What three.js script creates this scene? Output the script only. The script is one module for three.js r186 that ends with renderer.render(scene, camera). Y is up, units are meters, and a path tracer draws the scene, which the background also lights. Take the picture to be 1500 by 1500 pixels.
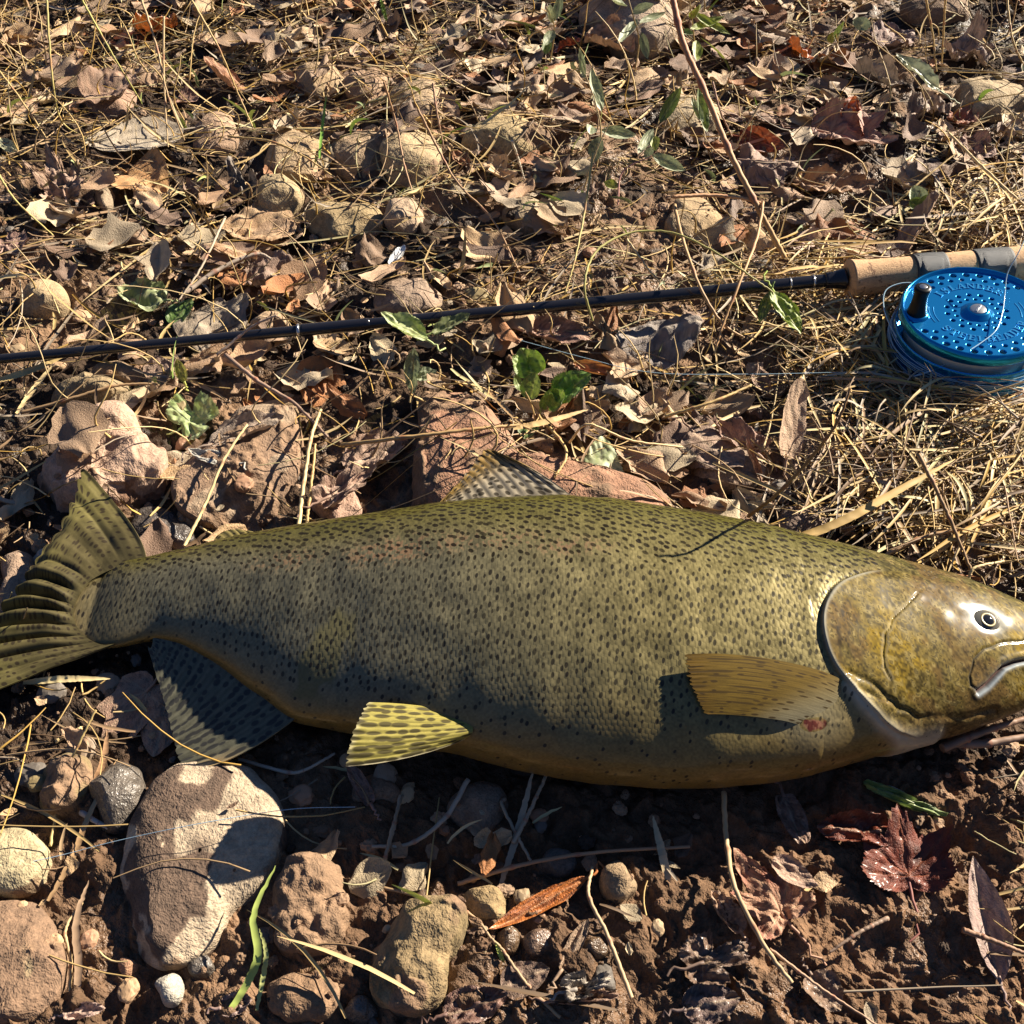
import * as THREE from 'three';
import { mergeGeometries } from 'three/addons/utils/BufferGeometryUtils.js';
import { FontLoader } from 'three/addons/loaders/FontLoader.js';
import { TextGeometry } from 'three/addons/geometries/TextGeometry.js';

// ------------------------------------------------------------------ camera, sky, sun, exposure
const H = 0.62, PITCH = 50 * Math.PI / 180, FOV = 50;
const SUN_ELEV = 27.5 * Math.PI / 180, SUN_AZ = new THREE.Vector2(0.84, -0.54).normalize();
const SUN_I = 5, SKY_I = 0.10, EXPOSURE = 2.85;

const scene = new THREE.Scene();
const camera = new THREE.PerspectiveCamera(FOV, 1, 0.02, 300);
camera.position.set(0, H, 0);
camera.lookAt(0, H - Math.sin(PITCH), -Math.cos(PITCH));
camera.updateMatrixWorld();
const renderer = new THREE.WebGLRenderer({ antialias: true });
renderer.setSize(1024, 1024);
renderer.toneMapping = THREE.LinearToneMapping;
renderer.toneMappingExposure = EXPOSURE;
renderer.shadowMap.enabled = true;
{
  const w = 256, h = 128, d = new Float32Array(w * h * 4);
  for (let j = 0; j < h; j++) for (let i = 0; i < w; i++) {
    const el = ((j + .5) / h - .5) * Math.PI, k = Math.max(0, Math.sin(el)), q = Math.pow(1 - k, 3);
    const o = (j * w + i) * 4;
    d[o] = .15 + .62 * q; d[o + 1] = .34 + .52 * q; d[o + 2] = .86 + .16 * q; d[o + 3] = 1;
  }
  const t = new THREE.DataTexture(d, w, h, THREE.RGBAFormat, THREE.FloatType);
  t.mapping = THREE.EquirectangularReflectionMapping; t.magFilter = THREE.LinearFilter; t.needsUpdate = true;
  scene.background = t; scene.environment = t;
  scene.backgroundIntensity = SKY_I; scene.environmentIntensity = SKY_I;
}
const sun = new THREE.DirectionalLight(new THREE.Color().setRGB(1, .885, .725), SUN_I);
sun.position.set(SUN_AZ.x * Math.cos(SUN_ELEV) * 3, Math.sin(SUN_ELEV) * 3, SUN_AZ.y * Math.cos(SUN_ELEV) * 3 - .6);
sun.target.position.set(0, 0, -.6);
sun.castShadow = true; sun.shadow.mapSize.set(4096, 4096);
Object.assign(sun.shadow.camera, { left: -1.6, right: 1.6, top: 1.6, bottom: -1.6, near: .1, far: 8 });
scene.add(sun, sun.target);

// ------------------------------------------------------------------ small helpers
const V3 = (x, y, z) => new THREE.Vector3(x, y, z);
const lerp = (a, b, t) => a + (b - a) * t;
const clamp = (x, a = 0, b = 1) => x < a ? a : x > b ? b : x;
const sstep = (a, b, x) => { const t = clamp((x - a) / (b - a)); return t * t * (3 - 2 * t); };
const mix3 = (a, b, t) => [a[0] + (b[0] - a[0]) * t, a[1] + (b[1] - a[1]) * t, a[2] + (b[2] - a[2]) * t];
const mul3 = (a, k) => [a[0] * k, a[1] * k, a[2] * k];
function rng(seed) { let a = seed >>> 0; return () => { a |= 0; a = a + 0x6D2B79F5 | 0; let t = Math.imul(a ^ a >>> 15, 1 | a); t = t + Math.imul(t ^ t >>> 7, 61 | t) ^ t; return ((t ^ t >>> 14) >>> 0) / 4294967296; }; }
const hsh = (x, y, z) => { let h = Math.imul(x, 374761393) ^ Math.imul(y, 668265263) ^ Math.imul(z, 2147483647 - 974711); h = Math.imul(h ^ h >>> 13, 1274126177); h ^= h >>> 16; return (h & 0xffff) / 32767.5 - 1; };
function noise(x, y, z = 0) {                      // value noise, -1..1
  const xi = Math.floor(x), yi = Math.floor(y), zi = Math.floor(z);
  let u = x - xi, v = y - yi, w = z - zi; u = u * u * u * (u * (u * 6 - 15) + 10); v = v * v * v * (v * (v * 6 - 15) + 10); w = w * w * w * (w * (w * 6 - 15) + 10);
  const a = lerp(hsh(xi, yi, zi), hsh(xi + 1, yi, zi), u), b = lerp(hsh(xi, yi + 1, zi), hsh(xi + 1, yi + 1, zi), u);
  const A = lerp(a, b, v);
  if (w === 0) return A;
  const c = lerp(hsh(xi, yi, zi + 1), hsh(xi + 1, yi, zi + 1), u), d = lerp(hsh(xi, yi + 1, zi + 1), hsh(xi + 1, yi + 1, zi + 1), u);
  return lerp(A, lerp(c, d, v), w);
}
function worley(x, y, s) {                          // distance to the nearest of scattered points, and that point's own number
  const xi = Math.floor(x), yi = Math.floor(y); let d = 9, id = 0;
  for (let j = -1; j < 2; j++) for (let i = -1; i < 2; i++) { const a = xi + i, b = yi + j, q = (a + .5 + .45 * hsh(a, b, s) - x) ** 2 + (b + .5 + .45 * hsh(a, b, s + 1) - y) ** 2; if (q < d) { d = q; id = hsh(a, b, s + 2); } }
  return [Math.sqrt(d), id];
}
function fbm(x, y, z, n) { let s = 0, a = .5, t = 0; for (let i = 0; i < n; i++) { s += a * noise(x, y, z); t += a; a *= .5; x = x * 2.03 + 11.3; y = y * 2.03 + 5.7; z = z * 2.03 + 3.1; } return s / t; }
const TT = Math.tan(FOV * Math.PI / 360), SP = Math.sin(PITCH), CP = Math.cos(PITCH);
function ray(px, py) { const a = (px - 750) / 750 * TT, b = (750 - py) / 750 * TT; return V3(a, -SP + b * CP, -CP - b * SP); }
// where the sight line of a photo pixel meets the level of height y
function at(px, py, y = 0) { const d = ray(px, py), t = (y - H) / d.y; return V3(d.x * t, y, d.z * t); }
function pix(x, y, z) { const dy = y - H, depth = -dy * SP - z * CP, up = dy * CP - z * SP; return [750 + x / depth / TT * 750, 750 - up / depth / TT * 750]; }
function curve(list, x) {                          // smooth interpolation through [x, value] pairs
  const n = list.length; if (x <= list[0][0]) return list[0][1]; if (x >= list[n - 1][0]) return list[n - 1][1];
  let i = 1; while (list[i][0] < x) i++;
  const p = list[i - 1], q = list[i], t = (x - p[0]) / (q[0] - p[0]);
  const m = k => k <= 0 || k >= n - 1 ? (k <= 0 ? (list[1][1] - list[0][1]) / (list[1][0] - list[0][0]) : (list[n - 1][1] - list[n - 2][1]) / (list[n - 1][0] - list[n - 2][0])) : (list[k + 1][1] - list[k - 1][1]) / (list[k + 1][0] - list[k - 1][0]);
  const d = q[0] - p[0], t2 = t * t, t3 = t2 * t;
  return (2 * t3 - 3 * t2 + 1) * p[1] + (t3 - 2 * t2 + t) * d * m(i - 1) + (-2 * t3 + 3 * t2) * q[1] + (t3 - t2) * d * m(i);
}
const used = {};
function numbered(name) { const n = used[name] = (used[name] ?? -1) + 1; return n ? `${name}_${String(n).padStart(3, '0')}` : name; }
function tag(o, name, label, category, group, kind) {
  o.name = numbered(name); o.userData = {};
  if (label) o.userData.label = label; if (category) o.userData.category = category;
  if (group) o.userData.group = group; if (kind) o.userData.kind = kind;
  scene.add(o); return o;
}
function part(name, geo, mat, parent, label) { const m = new THREE.Mesh(geo, mat); m.name = name; m.castShadow = m.receiveShadow = true; if (label) m.userData.label = label; parent.add(m); return m; }
function rgbTex(w, h, fn, srgb, rep) {
  const d = new Uint8Array(w * h * 4), c = [0, 0, 0];
  for (let j = 0; j < h; j++) for (let i = 0; i < w; i++) {
    const r = fn(i / w, j / h, i, j), o = (j * w + i) * 4;
    for (let k = 0; k < 3; k++) { let x = clamp(typeof r === 'number' ? r : r[k]); if (srgb) x = x <= .0031308 ? x * 12.92 : 1.055 * Math.pow(x, 1 / 2.4) - .055; d[o + k] = x * 255 + .5; }
    d[o + 3] = 255;
  }
  const t = new THREE.DataTexture(d, w, h, THREE.RGBAFormat); t.magFilter = THREE.LinearFilter; t.minFilter = THREE.LinearFilter;
  if (srgb) t.colorSpace = THREE.SRGBColorSpace;
  if (rep) { t.wrapS = t.wrapT = THREE.RepeatWrapping; t.repeat.set(rep, rep); }
  t.needsUpdate = true; return t;
}
// noise that repeats over 0..1 with n cells
function tnoise(u, v, n, s = 0) { const x = u * n, y = v * n, xi = Math.floor(x), yi = Math.floor(y); let a = x - xi, b = y - yi; a = a * a * (3 - 2 * a); b = b * b * (3 - 2 * b); const g = (i, j) => hsh((i % n + n) % n, (j % n + n) % n, s); return lerp(lerp(g(xi, yi), g(xi + 1, yi), a), lerp(g(xi, yi + 1), g(xi + 1, yi + 1), a), b); }
// collects tubes, ribbons and grids with vertex colours into one geometry
class MB {
  constructor() { this.p = []; this.c = []; this.i = []; this.u = []; }
  v(p, c, u = 0, w = 0) { this.p.push(p.x, p.y, p.z); this.c.push(c[0], c[1], c[2]); this.u.push(u, w); return this.p.length / 3 - 1; }
  tube(pts, r0, r1, sides, col, squash = 1) {
    const n = pts.length; let prev = null, nx = V3(0, 1, 0);
    for (let k = 0; k < n; k++) {
      const t = V3().subVectors(pts[Math.min(n - 1, k + 1)], pts[Math.max(0, k - 1)]).normalize();
      nx = nx.clone().addScaledVector(t, -nx.dot(t)); if (nx.lengthSq() < 1e-6) nx = V3(1, 0, .3).addScaledVector(t, -t.x); nx.normalize();
      const bx = V3().crossVectors(t, nx), f = k / (n - 1), r = typeof r0 === 'function' ? r0(f) : lerp(r0, r1, f), c = typeof col === 'function' ? col(f) : col;
      const ring = [];
      for (let s = 0; s < sides; s++) { const a = s / sides * 6.28318; ring.push(this.v(pts[k].clone().addScaledVector(nx, Math.sin(a) * r * squash).addScaledVector(bx, Math.cos(a) * r), c, s / sides, f)); }
      if (prev) for (let s = 0; s < sides; s++) { const a = prev[s], b = prev[(s + 1) % sides], d = ring[s], e = ring[(s + 1) % sides]; this.i.push(a, d, b, b, d, e); }
      else for (let s = 1; s < sides - 1; s++) this.i.push(ring[0], ring[s], ring[s + 1]);
      prev = ring;
    }
    for (let s = 1; s < sides - 1; s++) this.i.push(prev[0], prev[s + 1], prev[s]);
    return this;
  }
  ribbon(pts, width, fold, col, side) {              // a grass blade: three points across, folded along its middle
    const n = pts.length; let prev = null;
    for (let k = 0; k < n; k++) {
      const t = V3().subVectors(pts[Math.min(n - 1, k + 1)], pts[Math.max(0, k - 1)]).normalize(), f = k / (n - 1);
      const b = V3().crossVectors(t, side).normalize(), up = V3().crossVectors(b, t), w = width * Math.pow(Math.sin(Math.PI * (f * .86 + .13)), .7) , c = typeof col === 'function' ? col(f) : col;
      const row = [this.v(pts[k].clone().addScaledVector(b, w).addScaledVector(up, fold * w), c, 0, f), this.v(pts[k], c, .5, f), this.v(pts[k].clone().addScaledVector(b, -w).addScaledVector(up, fold * w), c, 1, f)];
      if (prev) for (let s = 0; s < 2; s++) this.i.push(prev[s], prev[s + 1], row[s], row[s], prev[s + 1], row[s + 1]);
      prev = row;
    }
    return this;
  }
  geo() {
    const g = new THREE.BufferGeometry(); g.setAttribute('position', new THREE.Float32BufferAttribute(this.p, 3)); g.setAttribute('color', new THREE.Float32BufferAttribute(this.c, 3)); g.setAttribute('uv', new THREE.Float32BufferAttribute(this.u, 2)); g.setIndex(this.i); g.computeVertexNormals(); return g;
  }
}
function gridGeo(nu, nv, fn, wrapU) {               // fn(i, j) -> {p, c, u, v}
  const P = [], C = [], U = [], I = [];
  for (let j = 0; j < nv; j++) for (let i = 0; i < nu; i++) { const q = fn(i, j); P.push(q.p.x, q.p.y, q.p.z); C.push(...(q.c || [1, 1, 1])); U.push(q.u ?? i / (nu - 1), q.v ?? j / (nv - 1)); }
  const m = wrapU ? nu : nu - 1;
  for (let j = 0; j < nv - 1; j++) for (let i = 0; i < m; i++) { const a = j * nu + i, b = j * nu + (i + 1) % nu, c = a + nu, d = b + nu; I.push(a, b, c, c, b, d); }
  const g = new THREE.BufferGeometry(); g.setAttribute('position', new THREE.Float32BufferAttribute(P, 3)); g.setAttribute('color', new THREE.Float32BufferAttribute(C, 3)); g.setAttribute('uv', new THREE.Float32BufferAttribute(U, 2)); g.setIndex(I); g.computeVertexNormals(); return g;
}
const spline = (pts, n) => new THREE.CatmullRomCurve3(pts, false, 'centripetal').getPoints(n);

// ------------------------------------------------------------------ materials
const grainT = rgbTex(512, 512, (u, v, i, j) => .5 + .22 * tnoise(u, v, 64, 1) + .2 * tnoise(u, v, 128, 2) + .2 * tnoise(u, v, 256, 3) , false, 1);
const grainC = rgbTex(512, 512, (u, v) => { const k = .80 + .13 * tnoise(u, v, 24, 4) + .14 * tnoise(u, v, 90, 5) + .14 * tnoise(u, v, 220, 6); return [k, k, k]; }, false, 1);
const rep = (t, s) => { const c = t.clone(); c.wrapS = c.wrapT = THREE.RepeatWrapping; c.repeat.set(s, s); c.needsUpdate = true; return c; };
const wetT = rgbTex(512, 512, (u, v) => { const n = tnoise(u, v, 6, 7) * .6 + tnoise(u, v, 17, 8) * .4 + tnoise(u, v, 60, 9) * .25; return [1, lerp(.40, .95, sstep(-.35, .12, n)), 0]; }, false, 1);
const std = (o) => new THREE.MeshStandardMaterial(o), phy = (o) => new THREE.MeshPhysicalMaterial(o);
const M = {
  ground: phy({ vertexColors: true, specularIntensity: .55, map: rep(grainC, 9), bumpMap: rep(grainT, 9), bumpScale: .0012, roughness: 1, roughnessMap: rep(wetT, 2.2) }),
  stone: std({ vertexColors: true, roughness: .88, map: rep(grainC, 8), bumpMap: rep(grainT, 8), bumpScale: .0008 }),
  wetStone: std({ vertexColors: true, roughness: .38, map: rep(grainC, 8), bumpMap: rep(grainT, 8), bumpScale: .0009 }),
  straw: phy({ vertexColors: true, roughness: .62, side: THREE.DoubleSide }),
  leaf: phy({ vertexColors: true, roughness: .74, transmission: .12, thickness: 0, side: THREE.DoubleSide, bumpMap: rep(grainT, 1.6), bumpScale: .0006 }),
  thinLeaf: phy({ vertexColors: true, roughness: .6, transmission: .45, thickness: 0, side: THREE.DoubleSide }),
  wetLeaf: phy({ vertexColors: true, roughness: .48, specularIntensity: .45, side: THREE.DoubleSide, clearcoat: .16, clearcoatRoughness: .2, bumpMap: rep(grainT, 1.6), bumpScale: .0005 }),
  crumb: std({ roughness: .9, color: 0xffffff }),
};
const C = {
  straw: [.50, .345, .135], pale: [.60, .45, .22], gold: [.44, .27, .06], dark: [.17, .105, .055], grey: [.34, .27, .19], pink: [.42, .23, .13],
  mud: [.165, .092, .05], mudDry: [.25, .155, .09], humus: [.042, .026, .016],
  tan: [.42, .27, .15], brown: [.26, .155, .092], mauve: [.32, .205, .145], rust: [.36, .13, .03], red: [.33, .05, .012], wine: [.12, .03, .016],
  ash: [.36, .29, .21], green: [.13, .22, .03], lime: [.30, .38, .07], sage: [.34, .38, .19],
  cream: [.50, .37, .22], sand: [.36, .255, .145], clay: [.36, .20, .115], rosy: [.46, .29, .19], olive: [.22, .165, .075], umber: [.15, .095, .055], slate: [.13, .11, .09],
};

// ------------------------------------------------------------------ fish frame (needed early, because the litter keeps clear of the fish)
const PX = (px) => at(px, 930, .05).x, FZ = at(800, 930, .05).z;
const rollT = [[PX(90), .03], [PX(250), .08], [PX(450), .10], [PX(700), .13], [PX(1100), .13], [PX(1300), .11], [PX(1560), .10]];
const ycT = [[PX(90), .018], [PX(250), .025], [PX(450), .037], [PX(700), .047], [PX(1000), .049], [PX(1300), .041], [PX(1560), .033]];
function fishPt(X, V, W) { const r = curve(rollT, X), y = curve(ycT, X), s = Math.sin(r), c = Math.cos(r); return V3(X, y + V * s + W * c, FZ - V * c + W * s); }
function fishXV(px, py, W = 0) {                   // photo pixel -> place on the fish's own middle plane (moved out by W)
  const d = ray(px, py); let X = PX(px), V = 0;
  for (let k = 0; k < 8; k++) {
    const r = curve(rollT, X), o = fishPt(X, 0, W), n = V3(0, Math.cos(r), Math.sin(r)), t = (n.y * (o.y - H) + n.z * o.z) / (n.y * d.y + n.z * d.z);
    X = d.x * t; V = (H + d.y * t - o.y) * Math.sin(r) - (d.z * t - o.z) * Math.cos(r);
  }
  return [X, V];
}
const topPx = [[92, 898], [97, 872], [112, 848], [140, 828], [175, 820], [210, 818], [270, 806], [330, 792], [450, 771], [550, 757], [650, 743], [750, 735], [850, 735], [950, 747], [1050, 763], [1150, 785], [1250, 810], [1320, 829], [1400, 851], [1450, 870], [1500, 892], [1535, 912], [1556, 932], [1564, 952]];
const botPx = [[92, 898], [97, 918], [112, 936], [135, 947], [170, 948], [220, 939], [255, 943], [290, 958], [330, 985], [385, 1025], [430, 1055], [510, 1071], [590, 1088], [680, 1105], [760, 1126], [850, 1141], [930, 1149], [1010, 1152], [1100, 1147], [1190, 1132], [1270, 1110], [1340, 1090], [1420, 1069], [1500, 1037], [1535, 1012], [1556, 985], [1564, 958]];
const topC = topPx.map(p => fishXV(...p)), botC = botPx.map(p => fishXV(...p));
const X0 = Math.max(topC[0][0], botC[0][0]), X1 = Math.min(topC.at(-1)[0], botC.at(-1)[0]);
const bT = [[92, .002], [110, .0055], [150, .0115], [220, .0165], [330, .023], [450, .032], [600, .042], [750, .049], [950, .052], [1100, .050], [1230, .046], [1330, .042], [1420, .036], [1500, .027], [1545, .018], [1564, .008]].map(([p, b]) => [PX(p), b * .86]);
function section(X) { const d = curve(topC, X), v = curve(botC, X), a = Math.max(.002, (d - v) / 2); return { c: (d + v) / 2, a, b: Math.min(curve(bT, X), a * .8) }; }
const flankW_ = (X, V) => { const s = section(X), q = (V - s.c) / s.a; return s.b * Math.sqrt(Math.max(0, 1 - q * q)); };
const flankW = flankW_;
function skinXV(px, py) { let W = .03, q; for (let k = 0; k < 5; k++) { q = fishXV(px, py, W); W = flankW(...q); } return q; }   // the place on the flank's surface that a photo pixel shows
function overFish(x, z, y = .02, pad = .004) {      // is this spot under or in the fish?
  if (x < PX(60) || x > X1 + .02) return false;
  const s = section(clamp(x, X0 + .004, X1 - .004)), r = curve(rollT, x), zc = FZ - s.c * Math.cos(r), half = Math.hypot(s.a * Math.cos(r), s.b * Math.sin(r));
  return Math.abs(z - zc) < half + pad;
}

// ------------------------------------------------------------------ the ground
const stoneField = [];
const mudness = (x, z) => { const [px, py] = pix(x, 0, z); return clamp(sstep(1050, 1250, py) * .6 + sstep(1000, 1200, px) * sstep(1050, 1180, py) * .6); };
function macroH(x, z) {
  const far = 1 / (1 + Math.max(0, Math.hypot(x, z + .6) - 1.6) * .2);
  return (.010 * noise(x * 4.1 + 3, z * 4.1, 1) + .006 * noise(x * 11, z * 11 + 7, 2) + .0025 * noise(x * 27, z * 27, 3)) * (overFish(x, z, 0, .03) ? .6 : 1) * far - .004;
}
function microH(x, z) {
  const m = mudness(x, z), wx = x + .005 * noise(x * 70, z * 70, 21), wz = z + .005 * noise(x * 70, z * 70, 22);
  const f = fbm(wx * 48, wz * 48, 5, 5), [d1, i1] = worley(wx * 70, wz * 70, 31), [d2, i2] = worley(wx * 165, wz * 165, 41);
  const c1 = Math.min(.62, Math.max(0, 1 - d1 * 1.45)) * Math.max(0, i1 + .25), c2 = Math.min(.6, Math.max(0, 1 - d2 * 1.5)) * Math.max(0, i2 + .35);
  return lerp(.0085, .0105, m) * f + lerp(.006, .0075, m) * c1 + lerp(.0026, .0036, m) * c2 + .0007 * noise(x * 430, z * 430, 8) - .001;
}
const groundH = macroH;
function topH(x, z) {
  let y = macroH(x, z) + .0025;
  for (const s of stoneField) {
    const dx = x - s.x, dz = z - s.z; if (dx * dx + dz * dz > s.R2) continue;
    const rr = s.r(Math.atan2(dz, dx)), q = (dx * dx + dz * dz) / (rr * rr); if (q < 1) y = Math.max(y, s.y + s.h * Math.pow(1 - q, s.e));
  }
  return y;
}
{
  const nx = 720, ne = 14, rows = []; // rows of the sheet: even in the near part, then in growing steps out to the horizon
  for (let k = ne; k > 0; k--) rows.push({ z: at(750, 1580).z + .004 * (Math.pow(1.9, k) - 1), py: 1580 });
  for (let py = 1580; py >= -90; py -= 2.7) rows.push({ z: at(750, py).z, py });
  const zl = rows.at(-1).z;
  for (let k = 1; k <= ne; k++) rows.push({ z: zl - .004 * (Math.pow(1.9, k) - 1), py: -90 });
  const g = gridGeo(nx + 2 * ne, rows.length, (i, j) => {
    const r = rows[j], w = at(1500, r.py).x * 1.28, k = i - ne;
    let x = k < 0 ? -w - .004 * (Math.pow(1.9, -k) - 1) : k >= nx ? w + .004 * (Math.pow(1.9, k - nx + 1) - 1) : lerp(-w, w, k / (nx - 1));
    const z = r.z, edge = k < 0 || k >= nx || j < ne || j > rows.length - ne;
    const y = macroH(x, z) + (edge ? 0 : microH(x, z));
    const m = mudness(x, z), n = fbm(x * 14, z * 14, 2, 3), n2 = noise(x * 60, z * 60, 3), n3 = noise(x * 240, z * 240, 4);
    let c = mix3(C.mudDry, C.humus, sstep(-.38, .12, n + .25 * n2) * lerp(.95, .3, m));
    c = mix3(c, C.mud, m * .75); c = mul3(c, 1 + .22 * n2 + .2 * n3);
    return { p: V3(x, y, z), c, u: x, v: z };
  });
  const o = tag(new THREE.Mesh(g, M.ground), 'ground', 'damp brown mud and soil of the river bank', null, null, 'structure'); o.receiveShadow = o.castShadow = true;
}

// ------------------------------------------------------------------ stones
// outline: photo pixels round the stone where it meets its own half height
function stone(name, label, outline, o = {}) {
  const h = o.h ?? .02, e = o.e ?? .5, seed = o.seed ?? (outline[0][0] * 7 + outline[0][1]), mat = o.wet ? M.wetStone : M.stone;
  const pts = outline.map(([px, py]) => at(px, py, h * (o.plane ?? .3))), cx = pts.reduce((s, p) => s + p.x, 0) / pts.length, cz = pts.reduce((s, p) => s + p.z, 0) / pts.length;
  const polar = pts.map(p => [Math.atan2(p.z - cz, p.x - cx), Math.hypot(p.z - cz, p.x - cx)]).sort((a, b) => a[0] - b[0]);
  const per = [...polar.slice(-3).map(p => [p[0] - 6.2831853, p[1]]), ...polar, ...polar.slice(0, 3).map(p => [p[0] + 6.2831853, p[1]])];
  const r = a => Math.max(.003, curve(per, a)), Rm = Math.max(...polar.map(p => p[1])) * 1.15;
  const y0 = macroH(cx, cz) + (o.lift ?? h * .12), na = o.na ?? Math.round(clamp(Rm * (outline[0][1] < 560 ? 2200 : 3300), 44, 220)), nr = Math.round(na * .42), ns = o.rough ?? .07, f = (o.freq ?? 1.6) / Rm;
  const sq = p => Math.sign(p) * Math.pow(Math.abs(p), o.box ?? .8);
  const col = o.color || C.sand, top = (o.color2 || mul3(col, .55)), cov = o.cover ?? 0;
  const tiltx = o.tiltx || 0, tiltz = o.tiltz || 0;
  const FR = rng(Math.round(seed * 13) + 7), cuts = Array.from({ length: o.facets ?? 5 }, () => { const a = FR() * 6.28, e = .15 + FR() * 1.1; return [Math.cos(a) * Math.cos(e), Math.sin(e), Math.sin(a) * Math.cos(e), lerp(.58, .84, FR())]; }), arcs = new Float32Array(na), lastP = [], arc = (i, x, y, z) => { const l = lastP[i]; if (l) arcs[i] += Math.hypot(x - l[0], y - l[1], z - l[2]); lastP[i] = [x, y, z]; return arcs[i]; };
  const g = gridGeo(na, nr, (i, j) => {
    const a = i / na * 6.2831853 - 3.14159265, ph = j / (nr - 1) * 2.1 + .0001, rr = r(a);
    const q = sq(Math.sin(ph)) , yy = sq(Math.cos(ph));
    let x = Math.cos(a) * rr * q, z = Math.sin(a) * rr * q, y = h * yy;
    for (const c of cuts) { const dd = (x * c[0] + z * c[2]) / rr * .9 + y / h * c[1] * .8 - c[3]; if (dd > 0) { x -= c[0] * dd * rr * .75; z -= c[2] * dd * rr * .75; y -= c[1] * dd * h * .8; } }
    const d1 = fbm(x * f + seed, y * f, z * f, 3) * ns * Rm * 1.2, d2 = fbm(x * 90 + seed, y * 90, z * 90, 3) * (o.fine ?? .0012);
    let pit = 0; if (o.pits) { const w = noise(x * 55 + seed, y * 55, z * 55); pit = -o.pits * sstep(.25, .6, w); }
    let ridge = 0; if (o.ridge) ridge = o.ridge * (1 - 2 * Math.abs(noise(x * 26 + seed, y * 20, z * 26)));
    const d = d1 + d2 + pit + ridge; y += d * .8 + x * tiltx + z * tiltz; x += Math.cos(a) * d * q * .7; z += Math.sin(a) * d * q * .7;
    const X = x + cx, Z = z + cz;
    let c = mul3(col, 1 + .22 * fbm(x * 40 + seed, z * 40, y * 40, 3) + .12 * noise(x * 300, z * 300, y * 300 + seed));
    if (o.stain) { const w = fbm(x * o.stain + seed * 3, z * o.stain * .8, y * o.stain, 4), ed = sstep(.05 - cov, .09 - cov, w); c = mix3(c, mul3(top, 1 + .2 * noise(x * 200, z * 200, seed)), ed); }
    if (o.mud) { const w = fbm(x * 30 + seed, z * 30, 5 + y * 30, 4) + (o.mudAt ? o.mudAt(x / Rm, z / Rm) : 0); const k = sstep(-.02, .16, w + o.mud - .5); c = mix3(c, mul3(C.mudDry, 1 + .25 * noise(x * 160, z * 160, y * 90)), k); y += k * .0016 * (1 + 1.4 * noise(x * 210, z * 210, 3)); }
    return { p: V3(x, y, z), c, u: Math.cos(a) * arc(i, x, y, z), v: Math.sin(a) * arcs[i] };
  }, true);
  const m = new THREE.Mesh(g, mat); m.castShadow = m.receiveShadow = true; m.position.set(cx, y0, cz);
  stoneField.push({ x: cx, z: cz, y: y0, h: h * .97, e, R2: Rm * Rm, r });
  return tag(m, name, label, o.cat || (name.includes('pebble') ? 'pebble' : name.includes('rock') ? 'rock' : 'stone'), o.group);
}
function roundStone(name, label, cx, cy, rx, ry, o = {}) {
  const R = rng(cx * 131 + cy * 17), n = 9, rot = (o.rot || 0), out = [];
  for (let k = 0; k < n; k++) { const a = k / n * 6.283 + R() * .3, q = 1 + (R() - .5) * (o.irr ?? .3), x = Math.cos(a) * rx * q, y = Math.sin(a) * ry * q; out.push([cx + x * Math.cos(rot) - y * Math.sin(rot), cy + x * Math.sin(rot) + y * Math.cos(rot)]); }
  return stone(name, label, out, { h: (rx + ry) * .5 * .00050 * (o.tall ?? .75) + (cy < 700 ? .003 : 0), lift: cy < 700 ? .006 : undefined, seed: cx + cy * 3, ...o, ...(cy < 520 ? { color: mul3(o.color || C.sand, 1.15) } : {}) });
}
stone('rock', 'big knobbly pale pink rock with brown pits behind the tail fin', [[30, 690], [62, 645], [110, 612], [150, 585], [185, 592], [210, 625], [238, 662], [232, 690], [190, 712], [165, 740], [110, 738], [62, 722]], { h: .034, plane: .5, box: .66, rough: .13, freq: 2.2, color: [.50, .335, .235], color2: [.27, .15, .09], stain: 30, cover: -.16, pits: .004, fine: .002, mud: .18, seed: 12 });
stone('rock', 'large flat reddish mud-smeared rock propping the back beside the dorsal fin', [[612, 572], [650, 556], [700, 572], [742, 612], [768, 655], [830, 688], [920, 706], [985, 745], [930, 775], [800, 790], [680, 790], [596, 756], [602, 700], [618, 640]], { h: .022, plane: .9, box: .45, e: .3, rough: .08, color: [.37, .195, .115], color2: [.30, .165, .10], stain: 18, mud: .55, fine: .0022, seed: 31, lift: .004 });
stone('stone', 'biggest flat river stone, cream with dark wet patches, below the anal fin', [[184, 1335], [180, 1255], [212, 1178], [268, 1126], [330, 1118], [390, 1146], [420, 1200], [420, 1236], [390, 1290], [340, 1332], [306, 1388], [242, 1420], [200, 1396]], { h: .015, plane: .7, box: .42, e: .3, rough: .05, color: [.50, .39, .265], color2: [.15, .098, .066], stain: 36, cover: .06, facets: 3, mud: .16, mudAt: (x, z) => x * .35 + z * .3 - .1, seed: 6, fine: .0008, tiltx: -.05 });
roundStone('stone', 'round pale buff stone cut by the left edge below the tail', 26, 1271, 54, 50, { color: [.44, .36, .21], color2: [.24, .16, .09], stain: 45, cover: -.08, tall: .5, irr: .1, rough: .04 });
stone('stone', 'large flat brown stone in the lower left corner', [[-60, 1350], [0, 1332], [55, 1332], [92, 1375], [104, 1432], [70, 1492], [10, 1520], [-60, 1500]], { h: .012, box: .5, color: [.25, .155, .095], color2: [.33, .25, .14], stain: 22, cover: .0, mud: .4, fine: .002, seed: 77 });
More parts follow.
